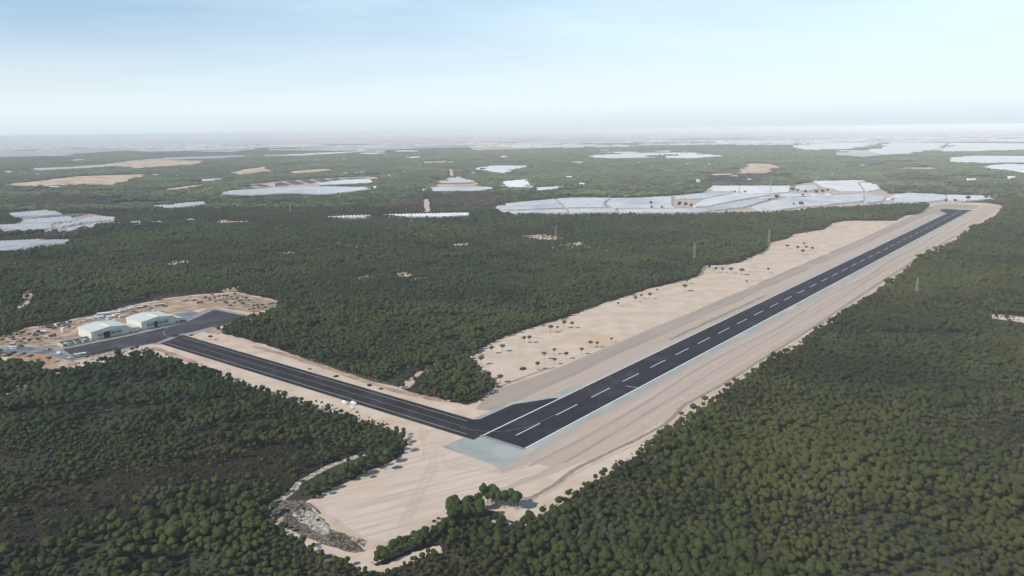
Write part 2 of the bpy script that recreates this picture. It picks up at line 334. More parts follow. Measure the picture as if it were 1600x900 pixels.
# graded strips beside the runway
def rfp(pts): return [rf(*p) for p in pts]
sheet('graded_verge', rfp([(-60, 24), (2020, 20), (2150, 40), (2150, 74), (1500, 80), (900, 79), (300, 78), (100, 76), (20, 70), (-62, 52)]), 0.06, MAT['strip'], rag=(20, 1.5))
sheet('gravel_verge', rfp([(40, -62), (86, -82), (133, -75), (177, -73), (600, -71), (1200, -73), (2100, -88), (2160, -60), (2160, 20), (2030, 20), (2030, -20), (60, -20)]), 0.06, MAT['dstrip'], rag=(20, 1.2), seed=2)
sheet('gravel_verge_inner', rfp([(60, -47), (300, -49), (900, -50), (1850, -52), (1850, -20), (70, -20)]), 0.09, MAT['strip'], rag=(25, 1.5), seed=4)
sheet('gravel_edge', rfp([(330, -33), (440, -35), (620, -33), (620, -29), (330, -29)]), 0.12, MAT['track'], rag=(12, 1.2), seed=5)
sheet('graded_field', PX([(478,784),(540,755),(600,728),(645,703),(680,668),(740,705),(785,738),(830,722),(860,730),(790,760),(740,770),(705,795),(640,836),(600,850),(560,838),(510,808)]), 0.07, MAT['field'], rag=(14, 1.6), seed=6)
sheet('graded_field_rim', PX([(478,784),(495,790),(520,808),(565,836),(600,847),(640,835),(690,802),(712,792),(700,802),(640,844),(600,856),(570,860),(522,826),(495,800)]), 0.08, MAT['rim'], rag=(6, 1.6), seed=61)
# sandy / orange bands beside the taxiway
ribbon('sand_band', PX([(395,541),(450,556),(520,578),(575,597),(625,612),(700,628)]), 7, 0.07, MAT['orange'], wob=.35)
for k, pts in enumerate([[(205,547),(235,545),(268,556),(290,566),(330,575),(318,570),(275,553),(240,541)],[(330,512),(352,517),(340,523),(318,519)],[(60,560),(85,560),(125,566),(105,576),(80,580),(66,572)],[(240,470),(300,462),(330,470),(300,483),(260,488),(235,480)],[(0,535),(40,530),(90,522),(100,512),(60,513),(0,525)],[(110,508),(140,503),(118,520),(100,527),(60,533),(40,537)]]):
    sheet('disturbed_soil', PX(pts), 0.09+0.004*k, MAT['orange'], rag=(6, 1.5), seed=20+k)
# paved shoulders and pads
sheet('paved_shoulder', rfp([(0, 19), (1985, 19), (1985, 28), (-30, 28), (-34, 27), (-33, -30), (-3, -30), (2, -21), (1860, -27), (1880, -30), (1880, -19), (0, -19)]), 0.15, MAT['shoulder'])
SH0, SH1 = rf(0, -21), rf(150, -20)
sheet('paved_shoulder', PX([(737,656),(742,653),(770,641),(801,628),(862,619.5),(885,607)])+[rf(150, -20), rf(3, -20)], 0.155, MAT['shoulder'])
sheet('concrete_paving', PX([(60,552),(80,544),(100,540),(145,531),(200,519),(222,514),(268,504),(290,498),(325,481),(336,481),(392,493),(385,497),(340,511),(300,524),(283,530),(250,539),(236,538),(200,546),(143,559),(119,563),(100,556)]), 0.12, MAT['concrete'])
sheet('access_road', PX([(-60,548),(0,543),(50,542),(85,548),(122,561),(112,565),(80,556),(50,552),(0,553),(-60,558)]), 0.15, MAT['apron2'], rag=(8, .8))
sheet('secondary_apron', PX([(266,498),(285,489),(300,486.5),(313,489),(303,495),(292,499),(280,503),(268,506)]), 0.16, MAT['apron2'], rag=(8, .6))
sheet('apron', PX([(98,546),(119,542),(143,537),(200,525.5),(269,509.5),(294,502),(334.7,484),(384.4,494),(345,510),(330,511),(300,519),(276,523),(243,536),(200,543),(143,556),(119,560)]), 0.19, MAT['apron'])
tw = [(248,536.5),(282,525.5),(300,527),(737,655),(760,662),(752,681),(737,687)]
TN0, TN1, TS0, TS1 = at(286,523.6), at(740,656), at(250,537.2), at(740,687.7)
sheet('taxiway', [TN0, TN1, rf(58, -21), rf(4, -21.2), TS1, TS0], 0.22, MAT['taxi'])
sheet('runway_fillet', PX([(745,657.5),(748,656),(802,632),(867,622)])+[rf(104, -20.5), rf(3, -20.5)], 0.235, MAT['taxi'])
rw = sheet('runway', rfp([(-1, -21.3), (1885, -21.3), (1936, -47), (1996, -50), (2006, 20), (-1, 21.3)]), 0.25, MAT['asphalt'])
# painted markings
def rect(s0, s1, t0, t1): return rfp([(s0, t0), (s1, t0), (s1, t1), (s0, t1)])
sheet('edge_line', rect(2, 1880, -21.0, -19.9), .285, MAT['paint'], parent=rw)
sheet('edge_line', rect(2, 1975, 20.1, 21.2), .285, MAT['paint'], parent=rw)
m = MB()
k = 0; s = 17.0
while s < 1975:
    P = rect(s, s+31, -.40, .40); m.add([(x, y, .285) for x, y in P], [(0, 3, 2, 1)]); s += 53.2
m.build('centre_line', MAT['paint'], rw)
sheet('threshold_strip', rect(-1, 2.2, -22, 21), .27, MAT['oldpaint'], parent=rw)
sheet('worn_mark', rfp([(167, 8), (169, 8), (171, 20), (168.5, 20)]), .283, MAT['oldpaint'], parent=rw)
for fr, wd, mt in ((.17, .55, 'taxipaint'), (.5, .45, 'ypaint'), (.83, .6, 'taxipaint')):
    a = Vector(TN0).lerp(Vector(TS0), fr); b = Vector(TN1).lerp(Vector(TS1), fr)
    ribbon('taxiway_line', [tuple(a.lerp(b, t)) for t in np.linspace(.01, .985, 12)], wd, .27+.003*fr, MAT[mt], sm=False)
ribbon('taxiway_lead_line', PX([(718,668),(745,673),(775,674.5),(803,672),(828,666),(848,658),(868,648)]), .35, .29, MAT['ypaint'])
ribbon('apron_lead_line', PX([(268,529),(258,524),(256,518),(262,513),(259,510)]), .8, .24, MAT['concrete'])
ribbon('apron_line', PX([(244,536),(255,532),(270,526)]), 1.4, .245, MAT['concrete'], sm=False)
ribbon('apron_guide_line', PX([(120,553),(180,541),(230,529),(256,526)]), .4, .24, MAT['oldpaint'])
# dirt tracks
ribbon('perimeter_track', PX([(786,768),(800,773),(823,779),(840,773),(870,755),(900,733),(950,708),(1000,684),(1045,658),(1068,634),(1090,622),(1140,594),(1200,556),(1270,512),(1350,458),(1420,413),(1490,370)]), 3.4, .12, MAT['track'], wob=.3)
ribbon('perimeter_track', PX([(792,771),(823,783),(843,777),(873,759),(903,738),(953,713),(1003,690),(1053,660),(1072,640),(1096,625),(1143,598),(1203,560),(1273,516),(1353,461)]), 1.2, .121, MAT['track_l'], wob=.4)
ribbon('field_edge_ditch', PX([(470,782),(485,789),(494,796),(501,803)]), 1.6, .12, MAT['rub'], wob=.4)
ribbon('verge_track', [rf(s, 42+3*math.sin(s/60)) for s in range(-20, 1400, 20)], 3.5, .10, MAT['dstrip'], wob=.3, sm=False)
ribbon('verge_track', [rf(s, 56+2*math.sin(s/90+1)) for s in range(0, 2000, 20)], 2.2, .10, MAT['dstrip'], wob=.4, sm=False, seed=9)
ribbon('verge_track', [rf(s, 66+2*math.sin(s/70+2)) for s in range(60, 1700, 20)], 4.5, .101, MAT['track_l'], wob=.4, sm=False, seed=19)
ribbon('dune_edge', PX([(762,609),(775,606),(800,597),(820,589),(845,580),(868,574)]), 2.2, .13, MAT['track'], wob=.6)
for k, pts in enumerate([[(683,700),(680,730),(668,755),(650,790),(637,818)],[(673,705),(672,725),(660,748),(645,780),(622,825)],[(690,712),(700,730),(740,735),(790,738),(840,715)],[(700,722),(740,728),(790,735),(850,700)],[(655,672),(664,700),(660,720)],[(668,690),(700,700),(760,728),(800,735),(880,690)]]):
    for d in (-.9, .9):
        Q = smooth(PX(pts)); Q2 = []
        for i, p in enumerate(Q):
            a = Vector(Q[max(0, i-1)]); b = Vector(Q[min(len(Q)-1, i+1)]); dd = (b-a).normalized(); Q2.append((p[0]-dd.y*d, p[1]+dd.x*d))
        ribbon('wheel_track', Q2, .42, .135+.003*k, MAT['track_l'], wob=.5, sm=False, seed=k)
PATHS = [  # sandy tracks and strips: (pixel polyline, width, material)
    ([(411,800),(430,786),(455,769),(465,757),(485,744),(510,731),(540,719),(570,710)], 4.6, 'white_rub'),
    ([(480,838),(510,852),(540,862),(560,864)], 5, 'sand'),
    ([(560,868),(566,885),(600,888),(630,876),(659,865),(690,857)], 7, 'sand'),
    ([(668,334),(667,322),(666,311)], 16, 'sand'),
    ([(707,277),(705,270),(704,264)], 18, 'sand'),
    ([(630,607),(646,593),(662,581),(680,574)], 9, 'rim'),
    ([(762,590),(750,572),(738,560),(722,553)], 8, 'sand'),
    ([(0,606),(40,602),(80,594),(100,590)], 3.5, 'track'),
    ([(1372,452),(1412,461),(1475,475),(1547,491)], 4, 'floor'),
    ([(1130,640+30),(1130,671)], .1, 'floor'),
]
for k, (pts, wd, mt) in enumerate(PATHS):
    if mt != 'floor': ribbon('dirt_path', PX(pts), wd, .035+.003*k, MAT[mt], wob=.35, seed=k)
sheet('sandy_patch', PX([(1543,492),(1560,491),(1620,498),(1640,510),(1575,501),(1545,497)]), .05, MAT['sand'], rag=(6, 1.5))
sheet('sandy_patch', PX([(850,389),(872,383),(905,378),(945,384),(965,392),(930,391),(900,386),(875,392)]), .05, MAT['sand'], rag=(12, 5))
sheet('rubble_ground', PX([(411,800),(440,780),(470,783),(500,803),(517,826),(545,838),(590,848),(570,862),(540,862),(500,850),(460,832),(430,815)]), .05, MAT['rub'], rag=(5, 1.5))
sheet('chalky_rubble', PX([(455,805),(475,795),(492,802),(504,812),(515,826),(514,834),(500,836.5),(492,829),(469,816)]), .11, MAT['white_rub'], rag=(3, 1.0))
sheet('sand_spoil', PX([(434,811),(441,807),(445,813),(440,819),(435,817)]), .115, MAT['orange'], rag=(2, .5))
SCRUB = [(-80,830),(0,795),(17,779),(101,753),(173,733),(260,729),(283,717),(318,708),(361,692),(440,684),(500,684),(545,692),(560,702),(520,722),(488,742),(455,765),(420,793),(404,802),(360,804),(289,810),(225,821),(162,838),(87,853),(29,885),(-80,910)]
SCRUB2 = [(190,880),(215,862),(260,850),(300,868),(292,900),(250,915),(190,905)]
SCRUB3 = [(290,680),(330,668),(400,655),(470,660),(440,672),(370,684),(310,696)]
for p in (SCRUB, SCRUB2, SCRUB3): sheet('scrub_and_shade_ground', PX(p), .02, MAT['scrub'], rag=(12, 4))

GLADES = [[(478,381),(520,378),(580,385),(570,390),(520,384),(480,386)],[(636,364),(660,361),(692,367),(680,372),(650,369)],[(612,429),(630,425),(648,429),(640,434),(618,434)],[(645,435),(665,433),(668,437),(650,438)],[(24,486),(34,462),(46,444),(56,447),(48,466),(36,492)],[(815,368),(850,366),(880,372),(868,376),(830,373)],[(340,452),(372,448),(380,453),(350,457)],[(430,395),(452,392),(470,397),(448,400)],[(255,411),(290,405),(300,410),(265,416)],[(1296,738),(1308,736),(1316,740),(1300,742)],[(555,433),(580,430),(585,434),(560,437)],[(0,618),(28,610),(45,613),(10,624)],[(22,608),(40,604),(50,607),(30,613)],[(700,382),(730,379),(742,383),(715,387)]]
for k, p in enumerate(GLADES): sheet('sandy_glade', PX(p), .04, MAT['rim'], rag=(6, 2.5), seed=200+k)
# ------------------------------------------------------------------ far fields: sand pits, black sheeting, greenhouses
PITS = [[(0,288),(60,283),(90,279),(112,276),(160,274),(240,272),(205,282),(172,290),(130,288),(60,291),(30,290)],[(355,271),(380,265),(415,260),(427,267),(395,271),(372,273)],[(440,270),(470,266),(500,264),(530,264),(495,269),(455,271)],[(160,257),(200,251),(250,250),(330,251),(300,257),(210,263)],[(1150,270),(1157,264),(1165,256),(1200,255),(1223,261),(1212,264),(1213,270),(1160,271)],[(330,346),(345,344),(390,344),(392,347),(345,348)],[(668,292),(676,288),(740,287),(745,283),(757,292),(742,292)],[(1368,263),(1400,262),(1460,261),(1473,264),(1400,264)],[(245,297),(290,291),(330,286),(330,288),(290,294),(250,299)],[(1110,272),(1155,270),(1160,272),(1115,274)],[(740,236),(735,229),(770,226),(880,225),(900,229),(800,233)],[(90,251),(140,247),(140,250),(110,252)],[(374,294),(383,288),(440,283),(500,279),(560,276),(610,277),(570,281),(500,290),(430,293)],[(0,268),(22,266),(24,269),(0,271)],[(700,251),(655,253),(656,255),(702,254)]]
for k, p in enumerate(PITS): sheet('sand_pit', PX(p), .3, MAT['pit'], rag=(25, 8), seed=40+k)
BLACK = [[(430,286),(440,284.5),(457,289),(430,292)],[(444,284),(460,282),(478,287.7),(461,289)],[(466,282.5),(481.5,280.8),(497,285),(483,287)],[(488,280.8),(505,279.2),(517.5,283.8),(503.4,285)],[(510,279.8),(527,278.3),(539,281.4),(524,283.3)],[(532,278.6),(575,277.8),(570.6,279.4),(545.6,280.8)],[(372,290),(383,289),(400,293),(380,293)],[(390.6,289),(408,287.6),(426.6,291.6),(409,292.6)]]
for p in BLACK: sheet('black_sheeted_field', PX(p), .6, MAT['black_panel'])
GH = [  # polygon, material, label
 ([(0,379),(60,376),(122,377),(110,381),(60,386),(20,393),(0,394),(-40,396),(-40,381)], 'plastic_white', 'long white plastic greenhouse at the left frame edge, nearest of the left-hand greenhouses'),
 ([(10,335),(80,329),(98,336),(60,340),(25,341)], 'plastic_white', 'white greenhouse roof at the back of the left-hand farm cluster'),
 ([(35,347),(60,343),(108,340),(118,346),(80,350),(38,350)], 'plastic_white', 'white greenhouse in the middle of the left-hand farm, just behind a grey net strip'),
 ([(-30,355),(5,353),(60,351),(79,352),(80,359),(35,362),(5,358),(-30,360)], 'plastic_white', 'white greenhouse behind the dark windbreak row at far left'),
 ([(83,355),(120,347),(145,340),(165,340),(170,346),(130,349),(95,357)], 'plastic_white', 'bright white greenhouse slanting up to the right in the left-hand farm'),
 ([(105,360),(150,351),(148,356),(108,362)], 'plastic_white', 'thin white greenhouse strip right above the brown windbreak trees at left'),
 ([(166,341),(180,341),(180,346),(168,345)], 'plastic_white', 'tiny white greenhouse at the right tip of the left-hand farm'),
 ([(50,343),(100,337),(137,335),(112,340),(55,344)], 'net', 'grey shade-net greenhouse between two white ones in the left-hand farm'),
 ([(175,351),(192,349.5),(191,352),(176,353)], 'plastic_white', 'small white greenhouse in the pines, first of a dotted row right of the left-hand farm'),
 ([(198,349),(222,347),(224,351),(200,352)], 'plastic_white', 'small white greenhouse in the pines, second of a dotted row right of the left-hand farm'),
 ([(228,350),(255,347),(255,350),(228,351.5)], 'plastic_white', 'narrow white greenhouse in the pines, third of a dotted row right of the left-hand farm'),
 ([(288,345),(305,343),(306,345.5),(288,347)], 'plastic_white', 'smallest white greenhouse at the right end of the dotted row in the pines'),
 ([(237,323),(290,318),(325,316),(335,318),(300,323),(260,326),(240,326)], 'plastic_white', 'isolated slim white greenhouse amid pines below the big pale farm on the left'),
 ([(335,302),(370,298),(450,293.5),(500,292),(560,293.5),(590,292),(575,297),(545,301),(510,305),(480,304),(440,303),(400,306),(350,305)], 'plastic_white', 'broad white greenhouse in front of the black sheeted fields'),
 ([(497,288),(530,283),(575,280.5),(587,286),(550,288),(500,290)], 'plastic_white', 'pale greenhouse at the right end of the black sheeted fields'),
 ([(674,287),(702,279),(707,276.7),(718,276.7),(740,282),(743,286),(702,287)], 'plastic', 'humped grey-white greenhouse behind an orange sand bank, left of centre'),
 ([(663,297),(671,293.5),(737,292.8),(775,293.5),(772,297),(743,299),(671,300)], 'plastic', 'long low greenhouse in front of the orange sand bank'),
 ([(780,284.5),(829,280.6),(836,291.6),(821,294),(796,293),(780.6,292)], 'plastic_white', 'square pale greenhouse just right of the orange sand bank'),
 ([(829,295),(880,292),(879,295.5),(840,298.5)], 'plastic_white', 'slim greenhouse running right from the square pale one'),
 ([(735,264),(770,259.5),(835,259.5),(804,265),(796,270.5),(780,272),(770,269)], 'plastic_white', 'kite-shaped white greenhouse in the woods above the square pale one'),
 ([(777,321),(868,312),(882,326),(798,330),(777,327)], 'plastic', 'striped polytunnel block at the left end of the long central greenhouse band'),
 ([(796,331.5),(885,328.5),(890,334),(804,335)], 'plastic', 'lower front row of tunnels at the left end of the central greenhouse band'),
 ([(871,312),(890,310.5),(955,310.5),(943,318),(947,325.5),(886,326)], 'plastic', 'striped polytunnel block right of the first one in the central greenhouse band'),
 ([(888,328),(960,327.5),(966,333),(892,334.5)], 'plastic', 'thin front row of tunnels under the second striped block'),
 ([(957,311),(1000,311),(1035,308.5),(1050,309),(1050,323),(1056,327),(962,327),(950,319)], 'plastic', 'bluish striped greenhouse left of the brown tree clump in the central band'),
 ([(968,328.5),(1100,327.5),(1113,331),(1090,334),(970,334)], 'plastic', 'thin front greenhouse row beneath the brown tree clump'),
 ([(1056,308),(1110,302),(1145,302.5),(1100,312),(1060,312)], 'plastic', 'greenhouse directly behind the brown tree clump'),
 ([(1106,293),(1114,291.6),(1234,291.6),(1233,301.5),(1200,303.5),(1175,303.5),(1147,300),(1112,300.5),(1118,298)], 'plastic_white', 'brightest greenhouse at the back of the central band, round the tall pylon'),
 ([(1102,313),(1147,303),(1209,305),(1150,314.5),(1108,323.5),(1082,325)], 'plastic', 'greenhouse wedge right of the brown tree clump'),
 ([(1112,324.5),(1160,316),(1194,310),(1213,306),(1217,309),(1187,317.5),(1162,325.5),(1117,330)], 'plastic', 'narrow greenhouse band between two dark drainage lines'),
 ([(1176,325),(1212,314.5),(1236,311),(1280,308),(1350,304.5),(1350,315),(1283,323),(1250,325),(1209,331),(1188,330)], 'plastic', 'largest bluish greenhouse in the right half of the central greenhouse band'),
 ([(1219,305.6),(1233,303),(1280,304),(1284,306),(1236,309.5)], 'plastic', 'short greenhouse under the dark hedge in the right part of the central band'),
 ([(1245,291.5),(1272,291),(1280,296),(1262,300),(1247,299)], 'plastic', 'small greenhouse behind the dark hedge, left of the tall-backed pale block'),
 ([(1273,284),(1346,283),(1352,284),(1340,287),(1350,300),(1315,300),(1308,296),(1287,292)], 'plastic_white', 'tall-backed pale greenhouse with a straight rear edge'),
 ([(1346,287),(1364,287),(1380,296),(1356,300.5)], 'plastic_white', 'rounded whitish greenhouse tip with a sandy rim'),
 ([(1352,304),(1384,309),(1378,316),(1352,319.5)], 'plastic', 'greenhouse tapering toward a small white farm yard near the far runway end'),
 ([(1398,306),(1420,303),(1458,304.5),(1478,306.5),(1478,313.5),(1450,317),(1400,318)], 'plastic', 'bluish greenhouse directly behind the far end of the runway'),
 ([(1481,306),(1573,308.5),(1553,311.5),(1520,315),(1481,314.5)], 'plastic', 'long thin greenhouse tapering right behind the far runway corner'),
 ([(505,341),(545,338.5),(580,338),(580,341.5),(520,343)], 'plastic_white', 'low tunnel strip left of the brown wood, at the near end of the dirt track'),
 ([(600,337),(660,335.5),(735,334),(733,338),(700,340),(610,340)], 'plastic_white', 'low tunnel strip across the near end of the dirt track'),
 ([(1519,262),(1569,257),(1640,259),(1640,276),(1600,270),(1578,266)], 'plastic_white', 'pale greenhouse at the right frame edge, nearest of the far right group'),
 ([(1478,247.5),(1519,244),(1640,245),(1640,254),(1544,255),(1481,253)], 'plastic_white', 'wide pale greenhouse at the right frame edge, above the nearest of the far right group'),
 ([(1240,228),(1300,224),(1380,223.5),(1350,232),(1281,235),(1240,234)], 'plastic_white', 'hazy greenhouse field at the left of the far right group'),
 ([(1385,223.5),(1480,223.5),(1470,232),(1430,240),(1381,242),(1355,236)], 'plastic_white', 'hazy greenhouse field in the middle of the far right group'),
 ([(1484,223.5),(1640,225),(1640,233),(1522,237),(1450,237),(1476,232)], 'plastic_white', 'hazy greenhouse field at the right frame edge under the horizon'),
 ([(1281,240),(1350,236),(1380,243),(1350,245.5)], 'plastic', 'hazy greenhouse tongue reaching into woods, front of the far right group'),
 ([(915,245),(925,242.5),(970,240.5),(1030,240),(1030,246.5),(1000,247),(950,248)], 'plastic_white', 'left half of the flat lens-shaped greenhouse field in the distant woods'),
 ([(1034,240),(1090,239.5),(1137,244),(1080,248),(1034,247)], 'plastic_white', 'right half of the flat lens-shaped greenhouse field in the distant woods'),
 ([(888,253.5),(912,253),(914,255),(890,255)], 'plastic_white', 'tiny white greenhouse left below the lens-shaped field'),
 ([(42,264),(100,262),(160,258),(205,256),(200,258),(150,262),(110,264),(60,267)], 'plastic_white', 'white greenhouse streak above the orange quarry on the left'),
 ([(200,252),(250,247),(330,244),(410,242),(340,248),(260,250)], 'plastic', 'grey-white greenhouse streak beyond the left orange quarries'),
 ([(-40,240),(0,238),(100,236),(200,235),(120,240),(60,244),(0,246),(-40,247)], 'plastic', 'greyish greenhouse plain below the distant town on the left'),
 ([(205,236),(300,232),(400,230),(330,235),(230,237)], 'plastic_white', 'thin bright greenhouse line below the distant town on the left'),
 ([(430,243),(500,239),(570,236.5),(520,241),(450,244.5)], 'plastic_white', 'pale greenhouse streak in hazy woods left of centre'),
 ([(612,248),(645,245),(670,244),(660,246.5),(620,248.5)], 'plastic_white', 'short white greenhouse dash in hazy woods at centre, left one'),
 ([(676,245),(700,243.5),(702,245),(680,246)], 'plastic_white', 'short white greenhouse dash in hazy woods at centre, right one'),
 ([(766,246),(790,244),(808,245),(778,248)], 'plastic_white', 'small pale greenhouse in the distant woods above the kite-shaped one'),
 ([(315,281.5),(340,279.5),(366,279),(340,282.5),(318,284)], 'plastic_white', 'white farm greenhouse on the ridge between quarry and black fields'),
]
def greenhouse(pix, mat, label, az=-14, span=9.5, ridge=4.4):
    P = [Vector(p) for p in PX(pix)]; c = sum(P, Vector((0, 0)))/len(P)
    d = Vector((math.sin(R(az)), math.cos(R(az)))); q = Vector((d.y, -d.x))
    if c.length > 5000: span = 16
    L = [((p-c).dot(q), (p-c).dot(d)) for p in P]
    lo = min(a for a, b in L); hi = max(a for a, b in L); n = max(1, int((hi-lo)/span)); w_ = (hi-lo)/n
    V = []; Fc = []; fm = []
    prof = [(-.5, 0), (-.485, .62), (-.28, .9), (0, 1), (.28, .9), (.485, .62), (.5, 0)]
    for i in range(n):
        xc = lo+(i+.5)*w_; xs = []
        for j in range(len(L)):
            (x1, y1), (x2, y2) = L[j-1], L[j]
            if (x1 > xc) != (x2 > xc): xs.append(y1+(y2-y1)*(xc-x1)/(x2-x1))
        xs.sort(); hk = ridge*random.uniform(.93, 1.05)
        for a, b in zip(xs[::2], xs[1::2]):
            if b-a < 6: continue
            a = round(a/5)*5; b = round(b/5)*5
            k = len(V)
            for yy in (a, b):
                for (px_, pz) in prof:
                    p = d*yy+q*(xc+px_*w_*(.94 if mat == 'plastic_white' else .86)); V.append((p.x, p.y, pz*hk))
            m_ = len(prof)
            Fc += [(k+j, k+j+1, k+m_+j+1, k+m_+j) for j in range(m_-1)]+[tuple(range(k, k+m_)), tuple(range(k+2*m_-1, k+m_-1, -1))]
    if not Fc: return
    o = mesh_obj('greenhouse', V, Fc, MAT[mat]); o.location = (c.x, c.y, 0.32)
    tag(o, label, 'greenhouse', 'plastic greenhouses in the farmland beyond the pines')
gr_ = random.Random(55)
for i in range(30):
    a = gr_.uniform(-20, 1560); b = 245-17*gr_.random()-.0125*(a-400)*.6; w_ = gr_.uniform(18, 85); h_ = gr_.uniform(.7, 1.8)
    if 620 < a < 1000 and b < 238: continue
    GH.append(([(a, b), (a+w_*.3, b-h_*.8), (a+w_, b-h_), (a+w_*.9, b+h_*.2), (a+w_*.4, b+h_*.4)], 'plastic_white', 'thin pale greenhouse streak in the hazy farmland just below the horizon'))
for pix, mt, lab in GH: greenhouse(pix, mt, lab)
# bare soil under the greenhouse band
sheet('farm_soil', PX([(775,320),(868,311),(955,310),(1035,307),(1100,301),(1106,292),(1234,291),(1272,283),(1346,282.5),(1366,286),(1384,296),(1388,303),(1420,302),(1480,305),(1575,308),(1555,312),(1470,318),(1400,319),(1350,321),(1209,333),(1100,336),(960,336),(800,337),(775,330)]), .2, MAT['strip'], rag=(30, 6))
sheet('farm_soil', PX([(0,356),(40,344),(10,334),(80,328),(100,336),(140,334),(182,340),(180,347),(130,352),(110,363),(40,364),(0,362)]), .2, MAT['dstrip'], rag=(30, 6))
sheet('farm_soil', PX([(-40,379),(60,374),(124,376),(112,382),(60,388),(-40,398)]), .2, MAT['dstrip'], rag=(30, 6))

# ------------------------------------------------------------------ trees
def ico(sub):
    t = (1+5**.5)/2
    V = [(-1, t, 0), (1, t, 0), (-1, -t, 0), (1, -t, 0), (0, -1, t), (0, 1, t), (0, -1, -t), (0, 1, -t), (t, 0, -1), (t, 0, 1), (-t, 0, -1), (-t, 0, 1)]
    Fc = [(0, 11, 5), (0, 5, 1), (0, 1, 7), (0, 7, 10), (0, 10, 11), (1, 5, 9), (5, 11, 4), (11, 10, 2), (10, 7, 6), (7, 1, 8), (3, 9, 4), (3, 4, 2), (3, 2, 6), (3, 6, 8), (3, 8, 9), (4, 9, 5), (2, 4, 11), (6, 2, 10), (8, 6, 7), (9, 8, 1)]
    V = [np.array(v)/np.linalg.norm(v) for v in V]
    for _ in range(sub):
        cache = {}; nf = []
        def mid(a, b):
            k = (min(a, b), max(a, b))
            if k not in cache:
                v = V[a]+V[b]; V.append(v/np.linalg.norm(v)); cache[k] = len(V)-1
            return cache[k]
        for a, b, c in Fc:
            x, y, z = mid(a, b), mid(b, c), mid(c, a); nf += [(a, x, z), (b, y, x), (c, z, y), (x, y, z)]
        Fc = nf
    return np.array(V), Fc
ICO = {k: ico(k) for k in (0, 1, 2)}
def crown_geo(r, lobes=11, sub=2, tufts=110, flat=.80, spread=.60, jit=.13, dome=.78):
    """umbrella crown, unit radius, centred at the origin"""
    V = []; Fc = []
    Vi, Fi = ICO[sub]; C = []
    if dome:
        n = np.array([1+r.uniform(-.09, .09) for _ in range(len(Vi))]); P = Vi*n[:, None]*np.array([dome, dome, dome*flat]); V += [tuple(p) for p in P]; Fc += [tuple(f) for f in Fi]
    for i in range(lobes):
        th = i*2.399+r.uniform(-.4, .4); rr = spread*math.sqrt((i+.3)/lobes)*r.uniform(.85, 1.12)
        z = (.30*(1-(rr/spread)**2)+r.uniform(-.08, .08))*flat/.62; rad = r.uniform(.30, .43)
        C.append((rr*math.cos(th), rr*math.sin(th), z, rad))
        n = np.array([1+r.uniform(-jit, jit) for _ in range(len(Vi))])
        P = Vi*n[:, None]*np.array([rad, rad, rad*flat*1.15])+np.array([rr*math.cos(th), rr*math.sin(th), z]); k = len(V)
        V += [tuple(p) for p in P]; Fc += [(a+k, b+k, c+k) for a, b, c in Fi]
    for _ in range(tufts):
        cx, cy, cz, rad = r.choice(C); d = np.array([r.gauss(0, 1), r.gauss(0, 1), r.gauss(.35, .8)]); d /= np.linalg.norm(d)
        p = np.array([cx, cy, cz])+d*rad*np.array([1.05, 1.05, .78])*r.uniform(.95, 1.2); s_ = r.uniform(.05, .10)
        a = np.array([r.gauss(0, 1) for _ in range(3)]); a /= np.linalg.norm(a); b = np.cross(a, d); b /= (np.linalg.norm(b)+1e-6); k = len(V)
        V += [tuple(p+a*s_), tuple(p+b*s_*.7), tuple(p-a*s_), tuple(p-b*s_*.7)]; Fc.append((k, k+1, k+2, k+3))
    return V, Fc
def trunk_geo(r, top=1.0, rad=.05, limbs=4, spread=.5):
    m = MB(); bx, by = r.uniform(-.05, .05), r.uniform(-.05, .05)
    m.bar((0, 0, 0), (bx, by, top*.7), rad, 6, rad*.7)
    for i in range(limbs):
        t = i*2*math.pi/limbs+r.uniform(-.4, .4); m.bar((bx, by, top*(.62+.02*i)), (spread*math.cos(t), spread*math.sin(t), top*1.02), rad*.6, 4, rad*.25)
    return m.V, m.F
TREE_H = 2.0     # trunk height (to crown middle) in crown radii
def tree_meshes(kind, n, mat, **kw):
    out_ = []
    tk = kw.pop('trunk', {})
    for i in range(n):
        r = random.Random(100*n+i+len(kind)); cv, cf = crown_geo(r, **kw)
        tv, tf = trunk_geo(r, top=TREE_H, **tk)
        cm = bpy.data.meshes.new(kind+'_crown'); cm.from_pydata([(x, y, z+TREE_H) for x, y, z in cv], [], cf); cm.materials.append(MAT[mat])
        tm = bpy.data.meshes.new(kind+'_trunk'); tm.from_pydata(tv, [], tf); tm.materials.append(MAT['bark'])
        k = len(cv); jm = bpy.data.meshes.new(kind+'_whole')
        jm.from_pydata([(x, y, z+TREE_H) for x, y, z in cv]+[tuple(v) for v in tv], [], list(cf)+[tuple(j+k for j in f) for f in tf])
        jm.materials.append(MAT[mat]); jm.materials.append(MAT['bark']); jm.polygons.foreach_set('material_index', np.array([0]*len(cf)+[1]*len(tf), dtype=np.int32))
        out_.append((cm, tm, jm))
    return out_
PINES = tree_meshes('pine', 7, 'pine')
OLIVE = tree_meshes('olive_pine', 7, 'pine_olive')
FLATP = tree_meshes('umbrella_pine', 5, 'lone', lobes=9, flat=.58, spread=.64, dome=.7, trunk=dict(rad=.06, limbs=6, spread=.6))
BARE = tree_meshes('bare_tree', 4, 'brownwood', lobes=10, flat=1.2, spread=.45, tufts=420, sub=1, jit=.3, dome=0)
def lib(name, meshes):
    c = bpy.data.collections.new(name)
    for i, me in enumerate(meshes): c.objects.link(bpy.data.objects.new(f'{name}_{i}', me))
    return c
